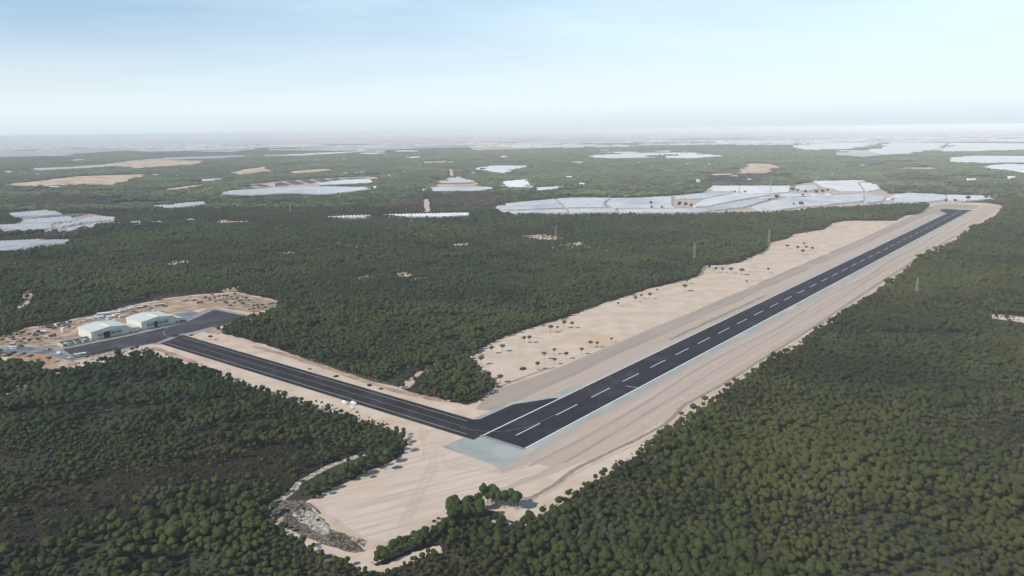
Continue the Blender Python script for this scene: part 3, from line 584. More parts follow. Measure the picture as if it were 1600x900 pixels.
def clump_mesh(name, mat, size, count, sub, seed, rad=(3.2, 4.6), hh=(6.5, 9.5)):
    r = random.Random(seed); Vi, Fi = ICO[sub]; V = []; Fc = []
    for i in range(count):
        x, y = r.uniform(-size/2, size/2), r.uniform(-size/2, size/2); ra = r.uniform(*rad); h = r.uniform(*hh)
        n = np.array([1+r.uniform(-.25, .2) for _ in range(len(Vi))])
        P = Vi*n[:, None]*np.array([ra, ra, ra*.62])+np.array([x, y, h-ra*.6]); k = len(V)
        V += [tuple(p) for p in P]; Fc += [(a+k, b+k, c+k) for a, b, c in Fi]
    me = bpy.data.meshes.new(name); me.from_pydata(V, [], Fc); me.materials.append(MAT[mat]); return me
def scatter(name, P, S, rot, idx, coll, label, cat=None):
    me = bpy.data.meshes.new(name); me.from_pydata([(float(a), float(b), float(c)) for a, b, c in P], [], [])
    for an, typ, data in (('s', 'FLOAT_VECTOR', S), ('r', 'FLOAT', rot), ('i', 'INT', idx)):
        at_ = me.attributes.new(an, typ, 'POINT'); at_.data.foreach_set('vector' if typ == 'FLOAT_VECTOR' else 'value', np.asarray(data).ravel())
    o = bpy.data.objects.new(name, me); col.objects.link(o)
    ng = bpy.data.node_groups.new(name+'_nodes', 'GeometryNodeTree')
    ng.interface.new_socket('Geometry', in_out='INPUT', socket_type='NodeSocketGeometry'); ng.interface.new_socket('Geometry', in_out='OUTPUT', socket_type='NodeSocketGeometry')
    N = ng.nodes; L = ng.links; gi = N.new('NodeGroupInput'); go = N.new('NodeGroupOutput')
    ip = N.new('GeometryNodeInstanceOnPoints'); ci = N.new('GeometryNodeCollectionInfo'); ci.inputs['Collection'].default_value = coll
    ci.inputs['Separate Children'].default_value = True; ci.inputs['Reset Children'].default_value = True
    def named(nm, dt):
        a = N.new('GeometryNodeInputNamedAttribute'); a.data_type = dt; a.inputs['Name'].default_value = nm; return a.outputs[0]
    cx = N.new('ShaderNodeCombineXYZ'); L.new(named('r', 'FLOAT'), cx.inputs['Z'])
    L.new(gi.outputs[0], ip.inputs['Points']); L.new(ci.outputs[0], ip.inputs['Instance']); ip.inputs['Pick Instance'].default_value = True
    L.new(named('i', 'INT'), ip.inputs['Instance Index']); L.new(cx.outputs[0], ip.inputs['Rotation']); L.new(named('s', 'FLOAT_VECTOR'), ip.inputs['Scale'])
    L.new(ip.outputs[0], go.inputs[0])
    md = o.modifiers.new('scatter', 'NODES'); md.node_group = ng
    tag(o, label, cat, kind='stuff'); return o

# where trees may not stand (photo-space outlines of what is visibly bare)
EXCL = [CLEAR_BASE, [(411,800),(440,776),(463,752),(485,735),(515,722),(560,706),(575,708),(545,722),(510,739),(485,753),(470,766),(440,792)]]+PITS+[g_[0] for g_ in GH]+[[(775,320),(868,311),(955,310),(1035,307),(1100,301),(1106,292),(1234,291),(1272,283),(1346,282.5),(1366,286),(1384,296),(1388,303),(1420,302),(1480,305),(1575,308),(1555,312),(1470,318),(1400,319),(1350,321),(1209,331),(1100,333),(960,334),(800,334),(775,330)],
  [(1543,492),(1560,491),(1640,498),(1640,510),(1575,501),(1545,497)], [(5,356),(40,344),(10,334),(80,328),(100,336),(140,334),(182,340),(180,347),(130,352),(110,363),(40,364),(0,362)], [(0,606),(40,602),(100,590),(40,604)]]
PATHPOLY = [ribbon_poly(smooth(PX(p)), wd+(5 if mt == 'floor' else 2)) for p, wd, mt in PATHS]
PATHFAR = [ribbon_poly(smooth(PX(p)), wd+26) for p, wd, mt in PATHS[3:5]]
BROWN = [[(670,312),(700,306),(775,302),(790,312),(776,318),(776,330),(672,334)],[(590,322),(640,312),(664,312),(664,332),(560,336)],[(520,340),(560,344),(680,342),(700,346),(600,352),(520,350)],[(1375,275),(1430,270),(1490,280),(1440,285),(1400,284)],[(20,318),(60,308),(140,305),(200,315),(120,322),(40,326)],[(1105,276),(1140,274),(1190,276),(1190,288),(1110,290)]]
def allowed(P, top, jit=0):
    ok = np.ones(len(P), bool); pb = proj(P, 0.0)
    Pj = P+rng.normal(0, jit, P.shape)*np.array([1, .6]) if jit else P
    pt = proj(Pj, top); pj = proj(Pj, 0.0)
    for poly in EXCL: ok &= ~inside(pj, poly); ok &= ~inside(pt, poly)
    for poly in PATHPOLY: ok &= ~inside(P, poly)
    return ok, pb
def grid(y0, y1, step, jit, wedge=.80, margin=60):
    ys = np.arange(y0, y1, step); out_ = []
    for j, y in enumerate(ys):
        hw = y*wedge+margin; xs = np.arange(-hw, hw, step)+(step/2 if j % 2 else 0); out_.append(np.stack([xs, np.full(len(xs), y)], 1))
    P = np.concatenate(out_); return P+rng.uniform(-jit, jit, P.shape)
# individual-scale forest
P = grid(270, 2350, 4.15, 1.8)
ok, pb = allowed(P, 7.0, 2.6); P = P[ok]; pb = pb[ok]
dn = .55*vnoise(P, 34, 11)+.45*vnoise(P, 120, 12)
keep = rng.random(len(P)) < np.clip(1.25-np.clip((dn-.62)*6.0, 0, 1)*1.1, .08, 1)
pbj = proj(P+rng.normal(0, 11, P.shape), 0.0); scr = inside(pbj, SCRUB); scr2 = inside(pb, SCRUB2) | inside(pb, SCRUB3); scr3 = inside(pb, [(840,395),(850,385),(905,374),(950,382),(970,396),(900,398)])
keep &= ~scr | ((rng.random(len(P)) < .42) & (vnoise(P, 26, 5) > .56)) | (rng.random(len(P)) < .07); keep &= ~scr2 | (rng.random(len(P)) < .25); keep &= ~scr3 | (rng.random(len(P)) < .62)
for gp in GLADES: keep &= ~(inside(proj(P, 3.0), gp) | inside(pb, gp)) | (rng.random(len(P)) < .22)
P = P[keep]; pb = pb[keep]
br = np.zeros(len(P), bool)
for poly in BROWN: br |= inside(pb, poly)
sz = rng.uniform(1.65, 2.75, len(P))*np.interp(P[:, 1], [300, 1200], [1.0, 1.15])*(1+.30*(vnoise(P, 60, 21)-.5)*2+.22*(vnoise(P, 210, 22)-.5)*2); big_ = rng.random(len(P)) < .06; sz[big_] *= 1.4
sz = np.where(br, sz*.8, sz)
slant = np.sqrt((P**2).sum(1)+H*H)
infr = (pb[:, 0] > -10) & (pb[:, 0] < 1610) & (pb[:, 1] < 912)
score = np.where(infr & ~br, sz/slant, -1); order = np.argsort(-score); NEAR = order[:292]
rest = np.ones(len(P), bool); rest[NEAR] = False
def inst(P, sz, n, tall=1.0):
    k = len(P); z = np.zeros(k); hv = rng.uniform(.88, 1.15, k)*tall
    return np.stack([P[:, 0], P[:, 1], z], 1), np.stack([sz*rng.uniform(.88, 1.12, k), sz*rng.uniform(.88, 1.12, k), sz*hv], 1), rng.uniform(0, 6.28, k), rng.integers(0, n, k)
r_ = rest & ~br
pts_, scl_, rot_, idx_ = inst(P[r_], sz[r_], len(PINES)); dead = rng.random(len(pts_)) < .008+.13*(vnoise(P[r_], 45, 61) > .78); idx_ = np.where(dead, 7+(idx_ % 4), idx_)
ol = ((P[r_]-np.array([RO.x, RO.y]))@np.array([RN.x, RN.y]) > 60)
scatter('pine_forest', pts_[ol], scl_[ol], rot_[ol], idx_[ol], lib('olive_pine_variants', [t[2] for t in OLIVE]+[t[2] for t in BARE]), 'olive umbrella pine forest right of the runway')
ol = ~ol
scatter('pine_forest', pts_[ol], scl_[ol], rot_[ol], idx_[ol], lib('pine_variants', [t[2] for t in PINES]+[t[2] for t in BARE]), 'dense umbrella pine forest covering the land round the runway')
r_ = rest & br
scatter('brown_woodland', *inst(P[r_], sz[r_], len(BARE)), lib('bare_variants', [t[2] for t in BARE]), 'leafless brown woodland either side of the dirt track below the far greenhouses')
def make_tree(name, meshes, x, y, s, rz, label, cat, group, tall=1.0):
    e = empty(name, (x, y, 0), rz); e.scale = (s, s, s*tall); tag(e, label, cat, group)
    for nm, me in (('crown', meshes[0]), ('trunk', meshes[1])):
        o = bpy.data.objects.new(nm, me); col.objects.link(o); o.parent = e
    return e
for k in NEAR:
    x, y = P[k]; px_, py_ = pb[k]
    if px_ < 300: lab, grp = 'round green pine in the lower left corner wood, beside the dark scrub', 'pines of the lower left corner'
    elif px_ < 575: lab, grp = 'round green pine in the wood between the sandy field corner and the left scrub', 'pines below the rubble corner'
    elif px_ < 860: lab, grp = 'round green pine beside the pale dirt path at the bottom centre', 'pines at the bottom centre'
    elif px_ < 1200: lab, grp = 'round olive pine in the dense wood at the bottom, right of centre', 'pines at the bottom right of centre'
    else: lab, grp = 'round olive pine in the dense wood filling the bottom right corner', 'pines of the bottom right corner'
    make_tree('pine_tree', (OLIVE if (x-RO.x)*RN.x+(y-RO.y)*RN.y > 60 else PINES)[random.randrange(7)], x, y, sz[k], random.uniform(0, 6.28), lab, 'tree', grp, random.uniform(.95, 1.2))
# farther forest as clumps and patches
P2 = grid(2350, 6200, 21, 8); ok, pb2 = allowed(P2, 8, 16)
for poly in PATHFAR: ok &= ~inside(P2, poly)
P2 = P2[ok]; pb2 = pb2[ok]
ok = vnoise(P2, 260, 31)*.6+vnoise(P2, 80, 33)*.4 < .72; P2 = P2[ok]; pb2 = pb2[ok]
br = np.zeros(len(P2), bool)
for poly in BROWN: br |= inside(pb2, poly)
cm = lib('clump_variants', [clump_mesh('clump', 'hazed_stand', 24, 13, 1, 50+i) for i in range(5)]); cb = lib('brown_clump_variants', [clump_mesh('brown_clump', 'brownwood', 24, 14, 1, 80+i, (2.2, 3.4), (6, 9)) for i in range(3)])
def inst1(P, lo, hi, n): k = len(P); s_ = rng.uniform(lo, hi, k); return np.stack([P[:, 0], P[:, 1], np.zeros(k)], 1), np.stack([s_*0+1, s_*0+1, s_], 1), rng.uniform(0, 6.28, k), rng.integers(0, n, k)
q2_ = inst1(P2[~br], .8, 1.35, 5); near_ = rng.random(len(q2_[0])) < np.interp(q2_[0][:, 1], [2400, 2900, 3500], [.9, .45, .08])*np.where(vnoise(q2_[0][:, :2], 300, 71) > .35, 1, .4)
cm = lib('clump_variants', [clump_mesh('clump', 'hazed_stand', 24, 13, 1, 50+i) for i in range(5)]+[clump_mesh('clump', 'pine', 24, 13, 1, 150+i) for i in range(5)])
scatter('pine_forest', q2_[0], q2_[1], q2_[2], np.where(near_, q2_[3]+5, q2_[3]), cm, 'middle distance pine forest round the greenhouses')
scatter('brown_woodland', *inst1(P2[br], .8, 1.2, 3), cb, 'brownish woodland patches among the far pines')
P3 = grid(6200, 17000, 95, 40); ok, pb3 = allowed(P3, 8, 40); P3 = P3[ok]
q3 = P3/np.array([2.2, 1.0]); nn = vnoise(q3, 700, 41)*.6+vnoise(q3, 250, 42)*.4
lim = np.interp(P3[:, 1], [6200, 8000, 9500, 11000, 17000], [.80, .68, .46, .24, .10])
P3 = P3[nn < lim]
scatter('pine_forest', *inst1(P3, .9, 1.5, 3), lib('patch_variants', [clump_mesh('patch', 'hazed_stand', 120, 170, 0, 90+i, (4, 6), (7, 11)) for i in range(3)]), 'hazy pine forest toward the horizon')
# scrub bushes
def bush_mesh(i):
    r = random.Random(300+i); V, Fc = crown_geo(r, lobes=5, sub=1, tufts=60, flat=.7, spread=.5, jit=.3)
    me = bpy.data.meshes.new('bush'); me.from_pydata([(x, y, z+.3) for x, y, z in V], [], Fc); me.materials.append(MAT['shrub']); return me
BUSH = [bush_mesh(i) for i in range(4)]
P4 = grid(270, 1100, 3.3, 1.6); pb4 = proj(P4, 0.0)
okb = np.ones(len(P4), bool)
for poly in EXCL[:1]: okb &= ~inside(pb4, poly) | (inside(pb4, [(411,800),(440,782),(480,790),(520,830),(590,848),(570,862),(500,850),(440,815)]) & (rng.random(len(P4)) < .5))
sc = inside(pb4, SCRUB) | inside(pb4, SCRUB2) | inside(pb4, SCRUB3)
okb &= np.where(sc, rng.random(len(P4)) < .80, rng.random(len(P4)) < .30)
for poly in PATHPOLY: okb &= ~inside(P4, poly)
P4 = P4[okb]; s4 = rng.uniform(.5, 1.5, len(P4))
scatter('scrub_bushes', *inst(P4, s4, 4), lib('bush_variants', BUSH), 'low brown scrub covering the dark clearings in the lower left')

# ---- lone umbrella pines on the sand: (x, y of the trunk foot, crown radius, words)
def z4(a, b): return (700+a/3.556, 400+b/3.556)
def z5(a, b): return (1100+a/3.2, 290+b/3.2)
LONE = [
 (z4(184,606), 2.9, 'umbrella pine on pale sand, leftmost of the lone trees near the wood clump'),
 (z4(303,532), 3.2, 'lone umbrella pine close to the wood edge, with a small shadow on the sand'),
 (z4(242,545), 2.8, 'slim lone pine right against the lower wood edge of the sand strip'),
 (z4(498,632), 2.6, 'thin trunked umbrella pine, nearest of the scattered group on the sand'),
 (z4(534,575), 2.6, 'umbrella pine on sand, left of the scattered group in the middle of the strip'),
 (z4(590,548), 2.2, 'small umbrella pine at the back of the scattered group on the sand'),
 (z4(592,604), 2.2, 'small umbrella pine in the middle of the scattered group, near the track edge'),
 (z4(657,574), 2.5, 'umbrella pine at the right of the scattered group of five on the sand'),
 (z4(742,548), 2.4, 'umbrella pine standing alone between the scattered group and a close pair'),
 (z4(791,510), 2.5, 'left tree of the close pair of umbrella pines beside the gravel strip'),
 (z4(828,510), 2.2, 'right tree of the close pair of umbrella pines beside the gravel strip'),
 (z4(908,482), 1.8, 'thin solitary pine at the very edge of the gravel strip'),
 (z4(423,484), 2.5, 'left tree of the touching pair on the open sand below the wood edge'),
 (z4(452,484), 2.7, 'right tree of the touching pair on the open sand below the wood edge'),
 (z4(570,428), 3.0, 'broad low pine just off the wood edge, left of a thin small one'),
 (z4(608,416), 1.8, 'thin small pine right of a broad low one by the wood edge'),
 (z4(645,402), 2.9, 'pine in the ragged row leaving the wood edge, left one'),
 (z4(690,402), 2.6, 'pine in the ragged row leaving the wood edge, right one'),
 (z4(945,282), 2.0, 'small pine hugging the wood edge, left of a spaced row of three'),
 (z4(1040,258), 2.7, 'left pine of the spaced row of three along the wood edge'),
 (z4(1073,242), 2.5, 'middle pine of the spaced row of three along the wood edge'),
 (z4(1121,242), 3.0, 'right and largest pine of the spaced row of three along the wood edge'),
 (z4(1162,204), 1.8, 'tiny pine right of the spaced row of three'),
 (z4(1315,196), 4.2, 'large spreading pine in the middle of the sand strip, front one of two'),
 (z4(1328,156), 3.6, 'spreading pine directly behind the large one in the sand strip'),
 (z4(1380,104), 3.0, 'dark pine at the wood corner before the pale rubble'),
 (z4(1450,82), 2.8, 'small pine at the left of the pale rubble heap'),
 (z4(1487,94), 3.0, 'pine in front of the pale rubble heap'),
 (z4(1525,94), 2.6, 'pine at the right end of the pale rubble heap'),
 (z4(1570,98), 4.0, 'wide pine right of the pale rubble heap, left of a matching one'),
 (z5(188,448), 4.4, 'wide dark pine on open sand, furthest from the rubble heap'),
 (z4(290,706), 3.2, 'low pine at the lower tip of the wood clump by the sand track'),
 (z4(145,566), 3.2, 'pine between the wood clump and the main wood'),
 (z5(415,318), 3.6, 'left pine of the cluster of six on the far sand'),
 (z5(467,327), 3.9, 'second pine from left in the cluster of six on the far sand'),
 (z5(500,306), 3.5, 'rear pine of the cluster of six on the far sand'),
 (z5(493,348), 4.2, 'front and widest pine of the cluster of six on the far sand'),
 (z5(510,326), 3.0, 'central pine of the cluster of six on the far sand'),
 (z5(540,332), 3.0, 'right pine of the cluster of six on the far sand'),
 (z5(320,436), 2.6, 'flat low pine on the reddish sand before the cluster of six'),
 (z5(213,492), 1.8, 'thin little pine by the gravel strip below the wide dark one'),
 (z5(515,248), 2.6, 'tiny pine by the upper wood edge of the far sand'),
 (z5(1152,334), 4.5, 'round pine standing out from the right-hand wood beside the far verge'),
 (z5(1068,376), 4.5, 'pine at the end of a pale spit on the right-hand wood edge'),
 ((1101,634), 3.4, 'yellowish pine by the bend of the perimeter track'),
 ((1064,656), 2.2, 'small pine on the right side of the perimeter track bend'),
]
for i, ((a, b), rd, lab) in enumerate(LONE):
    x, y = at(a, b); make_tree('umbrella_pine', FLATP[i % 5], x, y, rd*1.12, i*1.3, lab, 'tree', 'lone umbrella pines on the sand strip', 1.15 if rd < 3.1 else .9)
# tall pines of the hedge beside the field corner
HED = []
hr = random.Random(12)
for _ in range(34): HED.append((hr.uniform(704, 752), hr.uniform(797, 824), hr.uniform(2.7, 4.0), 1.25))
for _ in range(34): q_ = hr.random(); HED.append((755+q_*57, 784+q_*9+hr.uniform(-5, 6), hr.uniform(2.0, 3.5), hr.uniform(1.2, 1.7)))
for _ in range(75): HED.append((hr.uniform(588, 712), 0, hr.uniform(1.8, 3.2), 1.0))
for i, (a, b, rd, tl) in enumerate(HED):
    if b == 0: b = 851-(a-640)*.45+hr.uniform(-1, 11)
    x, y = at(a, b); make_tree('tall_pine', PINES[i % 7], x, y, rd*.95, i, 'tall thin-trunked pine in the isolated clump between the sandy field and the right-hand wood', 'tree', 'tall pines of the isolated clump', tl) if i < 68 else make_tree('low_pine', PINES[i % 7], x, y, rd*.95, i, 'low pine in the narrow strip along the bottom edge of the sandy field', 'tree', 'low pines along the bottom edge of the sandy field', tl)
sheet('scrub_and_shade_ground', PX([(700,806),(752,795),(778,800),(765,812),(745,826),(700,838),(660,852),(650,846)]), .13, MAT['scrub'], rag=(4, 1.5))  # brown ground below the clump, tree shadow put into its dark colour
# windbreak trees by the left greenhouses
for i in range(26):
    t = i/25
    if i < 12: a, b, words, grp = -2+i*6.2, 374-i*.3, 'dark tall windbreak tree at the far left, between two white greenhouses', 'dark windbreak trees at the far left'
    else: a, b, words, grp = 60+(i-12)*4.9, 377.5-(i-12)*.1, 'grey-brown windbreak tree behind the nearest left greenhouse', 'brown windbreak trees behind the left greenhouse'
    x, y = at(a, b); make_tree('windbreak_tree', BARE[i % 4] if i >= 12 else PINES[i % 7], x, y, random.uniform(7, 9), i, words, 'tree', grp, .85)
# trees among the central greenhouses
CT = [(1017,322,7,'lone brown tree left of the brown clump amid greenhouses'), (1062,325,9,'brown-green tree at the left of the clump amid greenhouses'), (1071,326,9,'brown-green tree second in the clump amid greenhouses'), (1080,326,7,'low brown tree at the right of the clump amid greenhouses'), (1018,327,5,'small dark tree below the lone brown tree in the band'), (1034,327,5,'small dark tree just left of the clump in the band'), (1213,313,9,'round dark tree standing in the middle of the right greenhouses'), (1251,324,9,'round dark tree near the front edge of the right greenhouses'), (1202,315,5,'tiny dark tree left of the round dark tree in the greenhouses'), (1240,322,5,'tiny dark tree just left of the front round tree'), (1254,308,6,'small dark tree right of the sandy spot in the greenhouses'), (1238,302,11,'tallest dark tree at the left end of the hedge in the greenhouses'), (1246,302,8,'second dark tree of the hedge in the greenhouses'), (1258,304,8,'third dark tree of the hedge in the greenhouses'), (1275,305,9,'fourth dark tree of the hedge in the greenhouses'), (1285,304,9,'fifth dark tree of the hedge in the greenhouses'), (1293,301,7,'last dark tree of the hedge in the greenhouses'), (1148,303,6,'dark tree left at the foot of the left greenhouse pylon'), (1164,303,6,'dark tree right at the foot of the left greenhouse pylon'), (1512,315,9,'round dark tree against the greenhouse behind the far runway end'), (1540,313,8,'round dark tree right of the other one against the far runway greenhouse'), (1492,318,7,'dark tree left of the round one behind the far runway end'), (1478,318,7,'dark tree behind the upper left corner of the runway end clearing')]
for i, (a, b, rd, words) in enumerate(CT):
    x, y = at(a, b); make_tree('dark_tree', (BARE[i % 4] if i < 4 else PINES[i % 7]), x, y, rd*.9, i, words, 'tree', 'dark trees among the greenhouses', .8)
# young pines and bushes on the soil right of the apron
def z35(a, b): return (300+a/10.667, 450+b/10.667)
YP = [(230,210),(300,235),(345,150),(380,210),(460,180),(530,180),(590,185),(480,240),(680,220),(660,190),(760,220),(850,190),(800,275),(910,220),(950,245),(590,300),(560,290),(710,300),(850,310),(640,345),(960,405),(1030,400),(1030,350),(400,265),(1120,370),(1180,340),(1090,345),(1300,320),(1350,305),(720,150),(1220,370)]
for i, (a, b) in enumerate(YP):
    q = z35(a, b); x, y = at(*q); rd = random.uniform(2.0, 3.2)
    make_tree('young_pine', FLATP[i % 5], x, y, rd, i, 'young bushy pine on the bare soil right of the apron', 'tree', 'young pines on the soil right of the apron', .8)
for i, (a, b) in enumerate([(137,556),(146,553),(156,551),(163,549),(172,547),(181,545),(189,543),(207,545),(215,543),(230,543),(78,560),(50,556),(60,563),(15,556),(28,560),(300,522),(329,525)]):
    x, y = at(a, b+6.5); make_tree('young_pine', FLATP[i % 5], x, y, random.uniform(2.2, 3.6), i, 'small pine along the sandy bank below the apron', 'tree', 'small pines along the apron bank', .8)
for i in range(70):
    rr_ = random.Random(900+i); a, b = (rr_.uniform(-10, 60), rr_.uniform(519, 560)) if i < 45 else (rr_.uniform(60, 110), rr_.uniform(506, 516))
    if 540 < b < 556 and a > 5: continue
    if b < 528-(a*.35): continue
    x, y = at(a, b); make_tree('young_pine', (PINES if i % 2 else FLATP)[i % 5], x, y, rr_.uniform(1.8, 3.4), i, 'bushy small pine on the rough ground at the far left of the building yard', 'tree', 'small pines on the rough ground left of the yard', .6)
fr_ = random.Random(31); fm_ = MB().box(-.5, .5, -.5, .5, 0, 1).prism([(-.54, 1.002), (.54, 1.002), (0, 1.25)], -.53, .53)
fh = bpy.data.meshes.new('farmhouse'); fh.from_pydata(fm_.V, [], fm_.F); fh.materials.append(MAT['white'])
n_ = 0
while n_ < 46:
    a, b = fr_.uniform(10, 1590), 236+64*fr_.random()**1.6; q_ = np.array([[a, b]])
    if any(inside(q_, p_)[0] for p_ in EXCL): continue
    x, y = at(a, b); o = bpy.data.objects.new('farmhouse', fh); col.objects.link(o); o.location = (x, y, 0); o.rotation_euler.z = fr_.uniform(0, 3); o.scale = (fr_.uniform(8, 14), fr_.uniform(12, 36), fr_.uniform(8, 11)); n_ += 1
    tag(o, 'tiny white farm building showing through the distant woods below the horizon', 'building', 'tiny farm buildings in the distant woods')
# brush heaps beside the taxiway
bp = [(484,577,2.2,'brush heap north of the taxiway, leftmost of four'),(525,588.5,3.2,'wide brush heap north of the taxiway, second of four'),(577,602.5,3.2,'brush heap north of the taxiway, third of four'),(595,608,2.4,'dark brush heap north of the taxiway, closest to the junction clump'),(817,577,4.5,'low round bush flat on the pale sand near the scattered pines'),(331,526,2,'lone low bush on the sand near the wood tip by the apron'),(843,578,1.6,'tiny brush heap beside the dark track on the sand')]
for i, (a, b, s_, lab) in enumerate(bp):
    o = bpy.data.objects.new('brush_heap', BUSH[i % 4]); col.objects.link(o); x, y = at(a, b); o.location = (x, y, -.1); o.scale = (s_*1.2, s_*.8, s_*.55); o.rotation_euler.z = i; tag(o, lab, 'bush', 'brush heaps on the sand')
# rubble debris
r = random.Random(5); m = MB(); poly = [(515,835),(530,832),(576,847),(570,855),(544,860),(523,852)]; poly2 = [(415,802),(440,785),(465,790),(500,836),(470,830),(440,815)]
cand = np.array([(r.uniform(410, 590), r.uniform(780, 864)) for _ in range(2600)])
sel = inside(cand, poly) | (inside(cand, poly2) & (np.array([r.random() for _ in cand]) < .5))
for (a, b) in cand[sel][:900]:
    x, y = at(a, b); s_ = r.uniform(.3, .9); t = r.uniform(0, 3.14); m.bar((x-math.cos(t)*s_*1.5, y-math.sin(t)*s_*1.5, r.uniform(.1, .5)), (x+math.cos(t)*s_*1.5, y+math.sin(t)*s_*1.5, r.uniform(.2, 1.2)), s_*.3, 5, s_*.15)
tag(m.build('debris', MAT['rub']), 'heap of grey dead branches and debris at the lower corner of the sandy field', 'debris', kind='stuff')

# ------------------------------------------------------------------ pylons
def pylon(bx, by, ty, label, h=None):
    x, y = at(bx, by); h = h or height_to(bx, by, ty); e = empty('transmission_pylon', (x, y, 0), R(35)); tag(e, label, 'pylon', 'lattice pylons standing in the woods and fields')
    wb = h*.062; th = .05+y/24000
    b = MB(); n = 7
    def lv(t): s_ = wb*(1-t)**1.25+.5; return [(s_, s_, h*t), (-s_, s_, h*t), (-s_, -s_, h*t), (s_, -s_, h*t)]
    for i in range(n):
        A, B = lv(i/n), lv((i+1)/n)
        for j in range(4):
            b.bar(A[j], B[j], th); b.bar(A[j], B[(j+1) % 4], th*.6); b.bar(A[(j+1) % 4], B[j], th*.6)
    b.build('lattice_body', MAT['steel'], e)
    for t, wv in ((.72, .16), (.83, .13), (.94, .10)):
        c = MB(); a = h*wv
        for sgn in (-1, 1):
            c.bar((0, .5, h*t), (sgn*a, 0, h*t+.4), th*.7); c.bar((0, -.5, h*t), (sgn*a, 0, h*t+.4), th*.7); c.bar((0, 0, h*t+1.6), (sgn*a, 0, h*t+.4), th*.6)
        ca = c.build('crossarm', MAT['steel'], e)
        for sgn in (-1, 1): MB().bar((sgn*a, 0, h*t-1.6), (sgn*a, 0, h*t+.4), .12, 6).build('insulator', MAT['ceramic'], ca)
for a in [(1431,467,434,'nearest lattice pylon, standing in the right-hand wood beside the runway'),(1084.5,408,379,'lattice pylon in the wood right before the sand strip begins'),(868.5,375,352,'lattice pylon in the wood near the sandy scrub patch'),(1201,384,359,'tall faint pylon at the wood edge left of the far sand'),(1154.5,301,291,'short pylon at the tree pair in the bright greenhouse'),(1203.5,303,279,'tall pale pylon rising out of the brightest greenhouse'),(643,351,333,'pylon in front of the low tunnel strip by the dirt track'),(454,335,316,'faint pylon in the woods left of centre, before the white greenhouse'),(219,313,303,'faint pylon in the far left woods'),(742,333,325,'little pylon at the right edge of the brown wood'),(716,256,242,'distant pylon above the humped greenhouse')]: pylon(*a)

